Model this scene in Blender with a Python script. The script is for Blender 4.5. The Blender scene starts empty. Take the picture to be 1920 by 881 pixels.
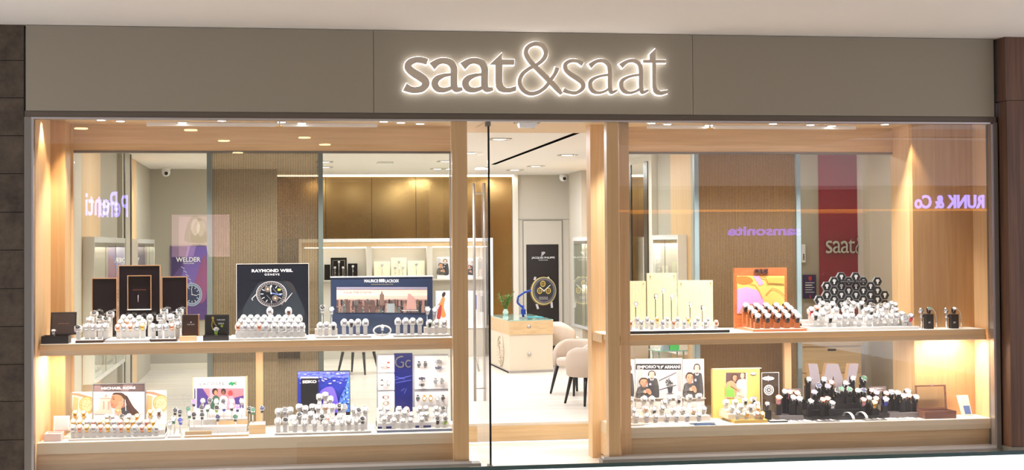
import bpy, math, random
from mathutils import Vector, Matrix
random.seed(7)
PI = math.pi
scene = bpy.context.scene
COL = scene.collection

# ------------------------------------------------------------------ camera
F, YAW, PITCH, ROLL, PY0 = 2831.5, 0.15394, 0.02061, -0.00708, 399.6
CAM = Vector((0.0, -14.15, 2.15))
_cy, _sy, _cp, _sp = math.cos(YAW), math.sin(YAW), math.cos(PITCH), math.sin(PITCH)
FWD = Vector((_sy*_cp, _cy*_cp, _sp)); RT = Vector((_cy, -_sy, 0)); UP = RT.cross(FWD)
RT2 = math.cos(ROLL)*RT + math.sin(ROLL)*UP
UP2 = -math.sin(ROLL)*RT + math.cos(ROLL)*UP
cam = bpy.data.cameras.new('camera'); cam_o = bpy.data.objects.new('camera', cam); COL.objects.link(cam_o)
cam.sensor_fit = 'HORIZONTAL'; cam.sensor_width = 36; cam.lens = F/1920*36
cam.shift_y = (PY0-440.5)/1920
cam.clip_end = 200
m = Matrix((RT2, UP2, -FWD)).transposed().to_4x4(); m.translation = CAM
cam_o.matrix_world = m
scene.camera = cam_o
# ------------------------------------------------------------------ world, exposure
w = bpy.data.worlds.new('mall_light'); scene.world = w; w.use_nodes = True
w.node_tree.nodes['Background'].inputs[0].default_value = (.94, .98, 1.08, 1)
w.node_tree.nodes['Background'].inputs[1].default_value = 1.2
scene.view_settings.view_transform = 'Standard'; scene.view_settings.look = 'None'
scene.view_settings.gamma = 1; scene.view_settings.use_curve_mapping = False
scene.view_settings.exposure = 0.4
cy = scene.cycles
cy.transparent_max_bounces = 24; cy.max_bounces = 8; cy.diffuse_bounces = 4; cy.glossy_bounces = 4
cy.use_denoising = True; cy.sample_clamp_indirect = 4.0; cy.caustics_reflective = False; cy.caustics_refractive = False

def light(name, kind, loc, power, color=(1, .86, .68), size=.1, size_y=None, rot=(0, 0, 0), spot=70, blend=.6, target=None):
    d = bpy.data.lights.new(name, kind); d.energy = power; d.color = color
    if kind == 'AREA':
        d.size = size
        if size_y: d.shape = 'RECTANGLE'; d.size_y = size_y
    if kind == 'SPOT':
        d.spot_size = math.radians(spot); d.spot_blend = blend; d.shadow_soft_size = size
    o = bpy.data.objects.new(name, d); COL.objects.link(o); o.location = loc; o.rotation_euler = rot
    if target is not None:
        o.rotation_euler = (Vector(target)-Vector(loc)).to_track_quat('-Z', 'Y').to_euler()
    return o

def P(px, py, Y):
    """point on the vertical plane y=Y seen at photo position px,py"""
    d = FWD + RT2*((px-960)/F) + UP2*((PY0-py)/F)
    return CAM + d*((Y-CAM.y)/d.y)
def PZ(px, py, Z):
    d = FWD + RT2*((px-960)/F) + UP2*((PY0-py)/F)
    return CAM + d*((Z-CAM.z)/d.z)
def X(px, Y, py=450): return P(px, py, Y).x
def ZZ(px, py, Y): return P(px, py, Y).z

WARM = (1, .84, .62)
# wide soft light of the mall hall, hung well in front of the shop
light('hall_light', 'AREA', (2.2, -9.5, 7.5), 820, (.88, .96, 1.08), 7, 4, target=(2.2, 0, 2.8))

# ------------------------------------------------------------------ materials
def lin(c):
    return tuple(((v/255)/12.92 if v/255 <= .04045 else ((v/255+.055)/1.055)**2.4) for v in c)
MATS = {}
def M(name, rgb=(200, 200, 200), rough=.5, metal=0.0, emit=0.0, ecol=None, coat=0, spec=.5, bump=0, bscale=40):
    if name in MATS: return MATS[name]
    mt = bpy.data.materials.new(name); mt.use_nodes = True; MATS[name] = mt
    nt = mt.node_tree; b = nt.nodes['Principled BSDF']; c = lin(rgb)
    b.inputs['Base Color'].default_value = (*c, 1); b.inputs['Roughness'].default_value = rough
    b.inputs['Metallic'].default_value = metal; b.inputs['Specular IOR Level'].default_value = spec
    if coat: b.inputs['Coat Weight'].default_value = coat; b.inputs['Coat Roughness'].default_value = .05
    if emit:
        b.inputs['Emission Color'].default_value = (*(lin(ecol) if ecol else c), 1); b.inputs['Emission Strength'].default_value = emit
    # gentle procedural variation of roughness so that no surface is perfectly uniform
    n = nt.nodes.new('ShaderNodeTexNoise'); n.inputs['Scale'].default_value = bscale
    tc = nt.nodes.new('ShaderNodeTexCoord'); nt.links.new(tc.outputs['Object'], n.inputs['Vector'])
    mr = nt.nodes.new('ShaderNodeMapRange'); mr.inputs['To Min'].default_value = max(0, rough-.04); mr.inputs['To Max'].default_value = min(1, rough+.04)
    nt.links.new(n.outputs['Fac'], mr.inputs['Value']); nt.links.new(mr.outputs[0], b.inputs['Roughness'])
    if bump:
        bp = nt.nodes.new('ShaderNodeBump'); bp.inputs['Strength'].default_value = bump; bp.inputs['Distance'].default_value = .01
        nt.links.new(n.outputs['Fac'], bp.inputs['Height']); nt.links.new(bp.outputs[0], b.inputs['Normal'])
    return mt
def WOOD(name, c1, c2, scale=(30, 30, 1.2), rough=.45, det=6, coat=0):
    mt = M(name, c1, rough, coat=coat); nt = mt.node_tree; b = nt.nodes['Principled BSDF']
    tc = nt.nodes.new('ShaderNodeTexCoord'); mp = nt.nodes.new('ShaderNodeMapping'); mp.inputs['Scale'].default_value = scale
    n = nt.nodes.new('ShaderNodeTexNoise'); n.inputs['Scale'].default_value = 1.0; n.inputs['Detail'].default_value = det; n.inputs['Distortion'].default_value = .6
    cr = nt.nodes.new('ShaderNodeValToRGB'); cr.color_ramp.elements[0].position = .3; cr.color_ramp.elements[1].position = .7
    cr.color_ramp.elements[0].color = (*lin(c1), 1); cr.color_ramp.elements[1].color = (*lin(c2), 1)
    nt.links.new(tc.outputs['Object'], mp.inputs['Vector']); nt.links.new(mp.outputs[0], n.inputs['Vector'])
    nt.links.new(n.outputs['Fac'], cr.inputs[0]); nt.links.new(cr.outputs[0], b.inputs['Base Color'])
    return mt
def GLASS(name, tint=(255, 255, 255), base=.035, rough=0.0, gloss=(1, 1, 1)):
    if name in MATS: return MATS[name]
    mt = bpy.data.materials.new(name); mt.use_nodes = True; MATS[name] = mt; nt = mt.node_tree
    nt.nodes.remove(nt.nodes['Principled BSDF']); out = nt.nodes['Material Output']
    tr = nt.nodes.new('ShaderNodeBsdfTransparent'); tr.inputs[0].default_value = (*lin(tint), 1)
    gl = nt.nodes.new('ShaderNodeBsdfGlossy'); gl.inputs['Roughness'].default_value = rough; gl.inputs[0].default_value = (*gloss, 1)
    lw = nt.nodes.new('ShaderNodeLayerWeight'); lw.inputs[0].default_value = .5
    pw = nt.nodes.new('ShaderNodeMath'); pw.operation = 'POWER'; pw.inputs[1].default_value = 5
    ml = nt.nodes.new('ShaderNodeMath'); ml.operation = 'MULTIPLY_ADD'; ml.inputs[1].default_value = 1-base; ml.inputs[2].default_value = base
    mx = nt.nodes.new('ShaderNodeMixShader')
    nt.links.new(lw.outputs['Facing'], pw.inputs[0]); nt.links.new(pw.outputs[0], ml.inputs[0]); nt.links.new(ml.outputs[0], mx.inputs[0])
    nt.links.new(tr.outputs[0], mx.inputs[1]); nt.links.new(gl.outputs[0], mx.inputs[2]); nt.links.new(mx.outputs[0], out.inputs[0])
    return mt
wood = WOOD('light_oak', (216, 176, 128), (228, 192, 146))
wood_h = WOOD('light_oak_lying', (208, 172, 128), (226, 194, 150), (1.0, 30, 30))
wood_dim = WOOD('dimmed_oak', (190, 146, 98), (204, 162, 112))  # oak darkened in colour for the weak light on the frontal window panels
wood_red = WOOD('orange_wood', (178, 100, 58), (200, 124, 76), (3, 40, 40), .35)
walnut = WOOD('walnut', (74, 50, 38), (108, 74, 54), (26, 26, 1.0), .5)
walnut_box = WOOD('walnut_box', (92, 56, 40), (140, 92, 70), (3, 60, 60), .35)
stone = M('dark_stone', (70, 58, 46), .8)
def _stone():
    nt = stone.node_tree; b = nt.nodes['Principled BSDF']
    tc = nt.nodes.new('ShaderNodeTexCoord')
    n = nt.nodes.new('ShaderNodeTexNoise'); n.inputs['Scale'].default_value = 4.5; n.inputs['Detail'].default_value = 12; n.inputs['Roughness'].default_value = .7
    cr = nt.nodes.new('ShaderNodeValToRGB'); e = cr.color_ramp.elements
    e[0].position = .3; e[0].color = (*lin((44, 35, 27)), 1); e[1].position = .72; e[1].color = (*lin((94, 80, 64)), 1)
    nt.links.new(tc.outputs['Object'], n.inputs['Vector']); nt.links.new(n.outputs['Fac'], cr.inputs[0]); nt.links.new(cr.outputs[0], b.inputs['Base Color'])
    bp = nt.nodes.new('ShaderNodeBump'); bp.inputs['Strength'].default_value = .5; bp.inputs['Distance'].default_value = .02
    nt.links.new(n.outputs['Fac'], bp.inputs['Height']); nt.links.new(bp.outputs[0], b.inputs['Normal'])
_stone()
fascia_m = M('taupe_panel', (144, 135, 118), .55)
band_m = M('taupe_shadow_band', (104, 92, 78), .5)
alu = M('brushed_aluminium', (188, 184, 182), .3, .8)
alu_d = M('grey_metal', (126, 120, 112), .4, .5)
plinth_m = M('grey_plinth_metal', (122, 118, 112), .4, .35)
ceil_m = M('mall_plaster', (228, 219, 208), .9)
plaster = M('shop_plaster', (242, 236, 228), .9)
beige = M('beige_paint', (202, 194, 180), .6)
beige_l = M('pale_beige_paint', (224, 216, 202), .6)
greywall = M('grey_beige_paint', (178, 170, 154), .6)
gold = M('gold_panel_metal', (164, 132, 84), .16, 1.0)
white = M('white_laminate', (242, 240, 236), .4)
whitegl = M('white_gloss', (250, 248, 246), .15, coat=.5)
black = M('black_gloss', (12, 12, 13), .15)
blackm = M('black_matte', (20, 20, 21), .6)
dkbrown = M('dark_brown', (62, 40, 32), .4)
copper = M('copper_trim', (214, 164, 120), .3, .6)
navy = M('navy_board', (38, 52, 80), .4)
nblack = M('ink_board', (14, 20, 32), .35)
chrome = M('chrome', (225, 225, 228), .12, 1.0)
steel = M('watch_steel', (205, 207, 212), .22, .9)
goldw = M('watch_gold', (232, 190, 96), .22, .9)
rosew = M('watch_rose_gold', (226, 164, 136), .22, .9)
greygreen = M('grey_green_metal', (112, 122, 116), .35, .3)
bluegrey = M('blue_grey_metal', (150, 172, 178), .3, .3)
fabric = M('cream_upholstery', (214, 196, 180), .9, bump=.2, bscale=160)
leg_m = M('black_stained_wood', (34, 32, 32), .4)
clear = GLASS('clear_glass')
clear_b = GLASS('back_glass', (250, 252, 248), .03)
acrylic = GLASS('clear_acrylic', (240, 244, 246), .06)
mirror = M('mirror_silver', (225, 225, 220), .03, 1.0)
redgl = M('dark_red_gloss', (142, 4, 52), .08, coat=.6)
glassgreen = M('green_glass_edge', (60, 84, 84), .1, .2)
lampm = M('lamp_lens', (255, 250, 240), .4, emit=9)
lampw = M('warm_lamp_lens', (255, 214, 150), .4, emit=2.6)
paper = M('paper_white', (240, 238, 236), .6)
leafm = M('leaf_green', (74, 120, 44), .5)
bluep = M('blue_metal_paint', (28, 60, 150), .3, .2)
fluted = None
def _fluted(nm='bronze_reeded_glass', T=(.5, .42, .29), D=(.4, .33, .22)):
    mt = bpy.data.materials.new(nm); mt.use_nodes = True; nt = mt.node_tree; nt.nodes.remove(nt.nodes['Principled BSDF']); out = nt.nodes['Material Output']
    tr = nt.nodes.new('ShaderNodeBsdfTransparent'); tr.inputs[0].default_value = (*T, 1)
    gl = nt.nodes.new('ShaderNodeBsdfGlossy'); gl.inputs['Roughness'].default_value = .12; gl.inputs[0].default_value = (1.0, .88, .7, 1)
    df = nt.nodes.new('ShaderNodeBsdfDiffuse'); df.inputs[0].default_value = (*D, 1)
    lw = nt.nodes.new('ShaderNodeLayerWeight'); lw.inputs[0].default_value = .35
    m1 = nt.nodes.new('ShaderNodeMixShader'); m2 = nt.nodes.new('ShaderNodeMixShader'); m1.inputs[0].default_value = .3
    nt.links.new(tr.outputs[0], m1.inputs[1]); nt.links.new(df.outputs[0], m1.inputs[2])
    nt.links.new(lw.outputs['Fresnel'], m2.inputs[0]); nt.links.new(m1.outputs[0], m2.inputs[1]); nt.links.new(gl.outputs[0], m2.inputs[2]); nt.links.new(m2.outputs[0], out.inputs[0])
    return mt
fluted = _fluted(); groove = _fluted('bronze_reeded_groove', (.22, .17, .1), (.16, .11, .06))
floor_m = WOOD('pale_wood_tile', (214, 204, 192), (240, 232, 222), (.7, 9, 9), .3, 5)

# ------------------------------------------------------------------ mesh helpers
class MB:
    def __init__(s): s.v = []; s.f = []; s.mi = []; s.mats = []; s.sm = []
    def mat(s, m):
        if m not in s.mats: s.mats.append(m)
        return s.mats.index(m)
    def add(s, vs, fs, m=None, smooth=False):
        b = len(s.v); s.v += [tuple(v) for v in vs]; k = s.mat(m) if m else 0
        for f in fs: s.f.append([b+i for i in f]); s.mi.append(k); s.sm.append(smooth)
        return s
    def box(s, x0, x1, y0, y1, z0, z1, m=None):
        if x0 > x1: x0, x1 = x1, x0
        if y0 > y1: y0, y1 = y1, y0
        if z0 > z1: z0, z1 = z1, z0
        return s.add([(x0,y0,z0),(x1,y0,z0),(x1,y1,z0),(x0,y1,z0),(x0,y0,z1),(x1,y0,z1),(x1,y1,z1),(x0,y1,z1)],
              [(0,3,2,1),(4,5,6,7),(0,1,5,4),(1,2,6,5),(2,3,7,6),(3,0,4,7)], m)
    def hexa(s, bot, top, m=None):   # two quads (ccw seen from above)
        return s.add(list(bot)+list(top), [(0,3,2,1),(4,5,6,7),(0,1,5,4),(1,2,6,5),(2,3,7,6),(3,0,4,7)], m)
    def prism_y(s, pts, y0, y1, m=None, back=True):   # pts (x,z) outline, extruded in y
        n = len(pts); a = sum(pts[i][0]*pts[(i+1)%n][1]-pts[(i+1)%n][0]*pts[i][1] for i in range(n))
        if a < 0: pts = pts[::-1]
        vs = [(x, y0, z) for x, z in pts]+[(x, y1, z) for x, z in pts]
        fs = [tuple(range(n))]+[(i, i+n, (i+1)%n+n, (i+1)%n) for i in range(n)]
        if back: fs.append(tuple(range(2*n-1, n-1, -1)))
        return s.add(vs, fs, m)
    def prism_z(s, pts, z0, z1, m=None):
        n = len(pts); a = sum(pts[i][0]*pts[(i+1)%n][1]-pts[(i+1)%n][0]*pts[i][1] for i in range(n))
        if a < 0: pts = pts[::-1]
        vs = [(x, y, z0) for x, y in pts]+[(x, y, z1) for x, y in pts]
        return s.add(vs, [tuple(range(n-1, -1, -1)), tuple(range(n, 2*n))]+[(i, (i+1)%n, (i+1)%n+n, i+n) for i in range(n)], m)
    def lathe(s, prof, c=(0, 0, 0), axis='z', n=16, m=None, smooth=True, sx=1, sy=1):
        vs = []; fs = []
        for r, h in prof:
            for k in range(n):
                a = 2*PI*k/n; x, y = r*math.cos(a)*sx, r*math.sin(a)*sy
                if axis == 'z': p = (x, y, h)
                elif axis == 'y': p = (x, h, -y)     # h along +y
                else: p = (h, x, y)
                vs.append((p[0]+c[0], p[1]+c[1], p[2]+c[2]))
        for j in range(len(prof)-1):
            for k in range(n):
                a, b = j*n+k, j*n+(k+1)%n; fs.append((a, b, b+n, a+n))
        fs.append(tuple(range(n-1, -1, -1))); L = (len(prof)-1)*n; fs.append(tuple(range(L, L+n)))
        return s.add(vs, fs, m, smooth)
    def bar(s, a, b, r, r2=None, n=8, m=None, flat=1.0):
        a, b = Vector(a), Vector(b); d = (b-a).normalized(); r2 = r if r2 is None else r2
        u = d.orthogonal().normalized(); v = d.cross(u)
        vs = [a+(u*math.cos(2*PI*k/n)+v*math.sin(2*PI*k/n)*flat)*r for k in range(n)]+[b+(u*math.cos(2*PI*k/n)+v*math.sin(2*PI*k/n)*flat)*r2 for k in range(n)]
        return s.add(vs, [(k, (k+1)%n, (k+1)%n+n, k+n) for k in range(n)]+[tuple(range(n-1, -1, -1)), tuple(range(n, 2*n))], m, True)
    def tube(s, pts, r, n=8, m=None):
        for i in range(len(pts)-1): s.bar(pts[i], pts[i+1], r, n=n, m=m)
        return s
    def build(s, name, m=None, parent=None, origin=None, kind=None, bevel=0, local=False):
        if m is not None and not s.mats: s.mats = [m]
        if origin is None:
            if parent is not None: origin = Vector((0, 0, 0)) if local else Vector(parent['_w'])
            else:
                xs = [v[0] for v in s.v]; ys = [v[1] for v in s.v]; zs = [v[2] for v in s.v]
                origin = Vector(((min(xs)+max(xs))/2, (min(ys)+max(ys))/2, min(zs)))
        me = bpy.data.meshes.new(name); me.from_pydata([Vector(v)-Vector(origin) for v in s.v], [], s.f)
        for mm in s.mats: me.materials.append(mm)
        me.polygons.foreach_set('material_index', s.mi); me.polygons.foreach_set('use_smooth', s.sm); me.update()
        o = bpy.data.objects.new(name, me); COL.objects.link(o)
        if parent is not None: o.parent = parent; o['_w'] = list(origin)
        else: o.location = origin; o['_w'] = list(origin)
        if parent is not None and not local:
            o['_w'] = list(Vector(parent['_w']))
        if kind: o['kind'] = kind
        if bevel:
            b = o.modifiers.new('b', 'BEVEL'); b.width = bevel; b.segments = 2; b.limit_method = 'ANGLE'
        return o
def tag(o, label, cat, group=None, kind=None):
    o['label'] = label; o['category'] = cat
    if group: o['group'] = group
    if kind: o['kind'] = kind
    return o
def empty(name, loc, label=None, cat=None, group=None, rot=None):
    o = bpy.data.objects.new(name, None); COL.objects.link(o); o.location = loc; o['_w'] = list(loc); o.empty_display_size = .05
    if rot: o.rotation_euler = rot
    if label: tag(o, label, cat, group)
    return o
def S(name, mb, m): return mb.build(name, m, kind='structure')
def BX(*a): return MB().box(*a)

_tc = {}
def text_data(s, bold=0.0, space=1.0):
    k = (s, bold, space)
    if k not in _tc:
        c = bpy.data.curves.new('t', 'FONT'); c.body = s; c.offset = bold; c.space_character = space; c.resolution_u = 3
        o = bpy.data.objects.new('t', c); COL.objects.link(o); bpy.context.view_layer.update()
        me = bpy.data.meshes.new_from_object(o.evaluated_get(bpy.context.evaluated_depsgraph_get()))
        vs = [tuple(v.co) for v in me.vertices]; fs = [tuple(p.vertices) for p in me.polygons]
        bpy.data.objects.remove(o); bpy.data.curves.remove(c); bpy.data.meshes.remove(me)
        _tc[k] = (vs, fs)
    return _tc[k]
def add_text(mb, s, x0, x1, z0, z1, y, m, bold=0.0, space=1.0, face=-1, depth=0.0):
    """fits the writing into the rectangle, facing -y (or +y)"""
    vs, fs = text_data(s, bold, space); xs = [v[0] for v in vs]; ys = [v[1] for v in vs]
    ax, bx, ay, by = min(xs), max(xs), min(ys), max(ys)
    out = []
    for v in vs:
        u = (v[0]-ax)/(bx-ax); t = (v[1]-ay)/(by-ay)
        if face > 0: u = 1-u
        out.append((x0+(x1-x0)*u, y, z0+(z1-z0)*t))
    if depth:
        n = len(out); o2 = [(a, b+depth, c) for a, b, c in out]; edges = {}
        for f in fs:
            for i in range(len(f)):
                e = (f[i], f[(i+1) % len(f)]); edges[e] = 1
        side = [(a, b, b+n, a+n) for (a, b) in edges if (b, a) not in edges]
        mb.add(out+o2, list(fs)+[tuple(i+n for i in f[::-1]) for f in fs]+side, m)
    else: mb.add(out, fs, m)
    return mb
class Print:
    """flat printed picture on a board at depth Y; outlines given by where they lie on the board in photo units"""
    def __init__(s, Y): s.Y = Y; s.mb = MB(); s.k = 0; s.base = Y
    def lay(s): s.k += 1; return s.base-.0005*s.k
    def poly(s, pts, m, smooth=False):
        if smooth: pts = catmull(pts)
        Y = s.lay(); q = [P(x, y, Y) for x, y in pts]
        n = len(q); a = sum(q[i].x*q[(i+1)%n].z-q[(i+1)%n].x*q[i].z for i in range(n))
        if a < 0: q = q[::-1]
        s.mb.add(q, [tuple(range(n))], m); return s
    def rect(s, x0, y0, x1, y1, m): return s.poly([(x0, y0), (x1, y0), (x1, y1), (x0, y1)], m)
    def ell(s, cx, cy, rx, ry, m, rot=0, n=28, a0=0, a1=2*PI):
        pts = []
        for k in range(n):
            a = a0+(a1-a0)*k/(n if abs(a1-a0-2*PI) < 1e-6 else n-1); x, y = rx*math.cos(a), ry*math.sin(a)
            pts.append((cx+x*math.cos(rot)-y*math.sin(rot), cy+x*math.sin(rot)+y*math.cos(rot)))
        return s.poly(pts, m)
    def line(s, x0, y0, x1, y1, w, m, w2=None):
        w2 = w if w2 is None else w2; L = math.hypot(x1-x0, y1-y0) or 1; nx, ny = -(y1-y0)/L/2, (x1-x0)/L/2
        return s.poly([(x0+nx*w, y0+ny*w), (x1+nx*w2, y1+ny*w2), (x1-nx*w2, y1-ny*w2), (x0-nx*w, y0-ny*w)], m)
    def pline(s, pts, w, m):
        for a, b in zip(pts, pts[1:]): s.line(*a, *b, w, m)
        return s
    def text(s, t, x0, y0, x1, y1, m, bold=0, space=1):
        Y = s.lay(); a = P(x0, y1, Y); b = P(x1, y0, Y); add_text(s.mb, t, a.x, b.x, a.z, b.z, Y, m, bold, space); return s
    def build(s, name, parent, **k): return s.mb.build(name, None, parent, **k)
def catmull(p, n=5, closed=True):
    out = []; N = len(p)
    for i in range(N if closed else N-1):
        g = (lambda j: p[j % N]) if closed else (lambda j: p[max(0, min(N-1, j))])
        a, b, c, d = g(i-1), g(i), g(i+1), g(i+2)
        for k in range(n):
            t = k/n
            out.append(tuple(.5*(2*b[j]+(c[j]-a[j])*t+(2*a[j]-5*b[j]+4*c[j]-d[j])*t*t+(3*b[j]-a[j]-3*c[j]+d[j])*t**3) for j in range(len(b))))
    if not closed: out.append(tuple(p[-1]))
    return out
def ribbon(path, grow=0):
    q = catmull(path, 6, False); L = []; R = []
    for i, (x, y, w_) in enumerate(q):
        a = q[max(0, i-1)]; b = q[min(len(q)-1, i+1)]; dx, dy = b[0]-a[0], b[1]-a[1]; l = math.hypot(dx, dy) or 1
        ex = 0
        if grow and i == 0: ex = -grow
        if grow and i == len(q)-1: ex = grow
        x += dx/l*ex; y += dy/l*ex; h = w_/2+grow
        L.append((x-dy/l*h, y+dx/l*h)); R.append((x+dy/l*h, y-dx/l*h))
    return L, R
def add_ribbon(mb, path, fn, y0, y1, m, grow=0):
    L, R = ribbon(path, grow); n = len(L)
    f = [fn(*p) for p in L]+[fn(*p) for p in R]; e = lambda i: (i % n)*1.5e-5
    vs = [(a, y0+e(i), b) for i, (a, b) in enumerate(f)]+[(a, y1+e(i), b) for i, (a, b) in enumerate(f)]
    fs = []
    for i in range(n-1):
        fs += [(i, n+i, n+i+1, i+1), (2*n+i+1, 3*n+i+1, 3*n+i, 2*n+i), (i, i+1, 2*n+i+1, 2*n+i), (n+i+1, n+i, 3*n+i, 3*n+i+1)]
    fs += [(0, 2*n, 3*n, n), (n-1, 2*n-1, 4*n-1, 3*n-1)]
    mb.add(vs, fs, m)

# ================================================================== SETTING
GZ, FZ = 0.0, 0.2           # mall floor, shop floor
CEIL = 3.385                # shop ceiling
YB = 1.05                   # back of the display windows
SH, SHB = 1.27, 1.165       # middle shelf top / underside
LO = 0.373                  # lower display floor
YF = -0.06                  # face of the fascia
xl, xr = X(47, 0), X(1868, 0)
S('floor_mall', BX(xl-3, xr+4, -24, -.08, -.2, GZ), WOOD('mall_stone_tile', (226, 222, 216), (238, 234, 230), (2, 2, 2), .3)); S('floor_threshold', BX(xl+.1, xr-.1, -.08, 2.1, -.2, GZ), floor_m)
riserY = PZ(1000, 826, GZ).y
S('floor_shop', BX(-2.3, 7.2, riserY, 13.0, 0, FZ), floor_m)
S('trim_step', BX(X(860, riserY), X(1150, riserY), riserY-.012, riserY, 0.005, FZ-.03), wood_h)
zc = ZZ(48, 46, YF)
S('ceiling_mall', BX(xl-3, xr+4, -16, .3, zc, zc+.2), ceil_m)
# fascia in three panels
zf0, zf1 = ZZ(48, 207, YF), zc
for i, (a, b) in enumerate(((48, 702), (702, 1302), (1302, 1868))):
    S('wall_front_fascia', BX(X(a, YF)+.002, X(b, YF)-.002, YF, .12, zf0, zf1-.004), fascia_m)
S('wall_front_fascia_core', BX(xl+.01, xr-.01, YF+.02, .1, zf0, zf1-.01), blackm)
zt = ZZ(60, 220, 0)
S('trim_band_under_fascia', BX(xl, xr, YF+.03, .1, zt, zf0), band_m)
zg1 = ZZ(60, 223.5, 0)       # top of the glass
S('trim_top_rail', BX(X(60, 0), X(1856, 0), -.05, .05, zg1, zt), alu)
# jambs
S('trim_left_jamb', BX(X(47, 0), X(60, 0), -.05, .12, GZ, zt), alu_d)
S('trim_left_inner_rail', BX(X(60, 0), X(64.5, 0), -.045, .03, .09, zg1), alu)
S('trim_right_jamb', BX(X(1861, 0), X(1868.5, 0), -.05, .12, GZ, zt), alu_d)
S('trim_right_inner_rail', BX(X(1857, 0), X(1861, 0), -.045, .03, .09, zg1), alu)
S('trim_right_shadow_gap', BX(X(1868.5, 0), X(1882, 0), .0, .12, GZ, zf0), blackm)
# stone wall at the left, one block per course
zj = [ZZ(30, y, -.02) for y in (46, 114, 184, 255, 326, 398, 469, 541, 612, 683, 752, 824, 900)]
zj[-1] = 0
mb = MB()
for a, b in zip(zj, zj[1:]): mb.box(xl-1.6, xl-.004, -.04, .2, b+.004, a-.002)
S('wall_left_stone', mb, stone)
S('wall_left_stone_joints', BX(xl-1.6, xl-.006, -.02, .2, 0, zc), blackm)
# walnut column at the right
cx0 = X(1870, 0); cyf = -.21
mb = MB(); zs = ZZ(1890, 188, cyf)
mb.box(cx0+.012, cx0+1.4, cyf, .3, ZZ(1900, 838, cyf), zs-.004); mb.box(cx0, cx0+1.4, cyf-.004, .3, zs, zc)
S('wall_right_column', mb, walnut)
S('baseboard_column', BX(cx0-.01, cx0+1.4, cyf-.02, .3, 0, ZZ(1900, 838, cyf)), alu_d)
# door posts
postm = WOOD('bronze_post', (186, 152, 108), (198, 164, 120), (30, 30, 1), .3)
S('trim_door_post', BX(X(848, 0), X(876, 0), -.04, .07, .02, zg1), postm)
S('trim_door_post', BX(X(1137, 0), X(1159, 0), -.04, .07, .02, zg1), postm)
# plinths and sills
zs1, zs0 = .125, .10
for a, b, n in ((47, 899, 1), (1126, 1868, 2)):
    S('baseboard_front', BX(X(a, -.05), X(b, -.05), -.07, .1, 0, zs0), plinth_m)
for a, b in ((64.5, 880), (1126, 1857)):
    S('trim_sill', BX(X(a, 0), X(b, 0), -.075, .05, zs0, zs1), alu)
# glass
def pane(name, a, b): return S(name, BX(X(a, 0), X(b, 0), 0, .01, zs1, zg1), clear)
pane('window_1', 64.5, 848); pane('window_2', 1159, 1857)
# white mall kerb panel with a glass edge, glow added for blown-out white
def kerb():
    Y = -1.0
    a = P(1240, 870, Y); b = P(1920, 850, Y)
    z = P(1500, 864.5, Y).z
    S('trim_kerb_body', BX(X(560, Y), X(2050, Y), Y+.006, Y+.08, 0, z), alu_d); S('trim_kerb_panel', BX(X(560, Y), X(2050, Y), Y, Y+.005, 0, z), M('added_glow_white', (255, 255, 255), .5, emit=1.0))
    S('window_kerb_glass', BX(X(560, Y), X(2050, Y), Y, Y+.02, z, z+.036), glassgreen)
kerb()

# ------------------------------------------------------------------ display window shells
zdc = ZZ(122, 226, .6)       # display ceiling height
zh0 = ZZ(137, 282, YB)       # underside of header
def shells():
    xa, xb = X(62, 0), X(1862, 0)
    S('ceiling_display', BX(xa, xb, .03, riserY-.3, zdc, zdc+.08), wood_h)
    # left side wall, splayed, then stepped column
    p0, p1 = X(66, .03), X(95, .6)
    mb = MB(); mb.prism_z([(p0, .03), (p1, .6), (p1-.1, .6), (p0-.1, .03)], .12, zdc); S('wall_window_left_side', mb, wood)
    S('wall_window_left_column', BX(X(95, .6)-.1, X(122, .6), .6, 1.12, .12, zdc), wood_dim)
    S('wall_window_left_return', BX(X(122, .6), X(138, YB), YB-.02, YB+.06, .12, zdc), wood)
    # right side
    p0, p1 = X(1858, .03), X(1825, .46)
    mb = MB(); mb.prism_z([(p0, .03), (p0+.12, .03), (p1+.12, .47), (p1, .47)], .12, zdc); S('wall_window_right_side', mb, wood)
    S('wall_window_right_back', BX(X(1712, .46), X(1825, .46)+.1, .46, .54, .12, zdc), wood_dim)
    mb = MB(); mb.prism_z([(X(1712, .46), .46), (X(1712, .46)+.02, .54), (X(1675, YB)+.2, YB+.05), (X(1675, YB), YB+.05), (X(1675, YB), YB)], .12, zdc); S('wall_window_right_column', mb, wood)
    # headers
    for a, b in ((137, 846), (1160, 1676)): S('wall_header_panel', BX(X(a, YB), X(b, YB), YB, YB+.1, zh0, zdc), wood_h)
    for a, b in ((137, 846), (1160, 1676)): S('trim_header_edge', BX(X(a, YB), X(b, YB), YB-.005, YB+.1, zh0-.02, zh0), alu_d)
    # lower boxes
    for a, b in ((66, 848), (1150, 1860)):
        xa_, xb_ = X(a, .1), X(b, .1)
        S('wall_window_base', BX(xa_, xb_, .12, YB+.05, .05, LO-.1), wood_h)
        S('trim_window_floor', BX(xa_, xb_, .09, YB+.05, LO-.1, LO), M('pale_oak_board', (216, 198, 168), .4))
        S('trim_window_top_sheet', BX(xa_+.02, xb_-.02, .1, YB, LO, LO+.003), white)
    # post behind the right door post
    S('wall_door_right_post', BX(X(1108, .75), X(1134, .75), .75, .95, 0, zdc), wood)
    S('wall_door_right_lining', BX(X(1140, .6), X(1158, .6), .08, .2, .1, zdc), wood)
shells()
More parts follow.
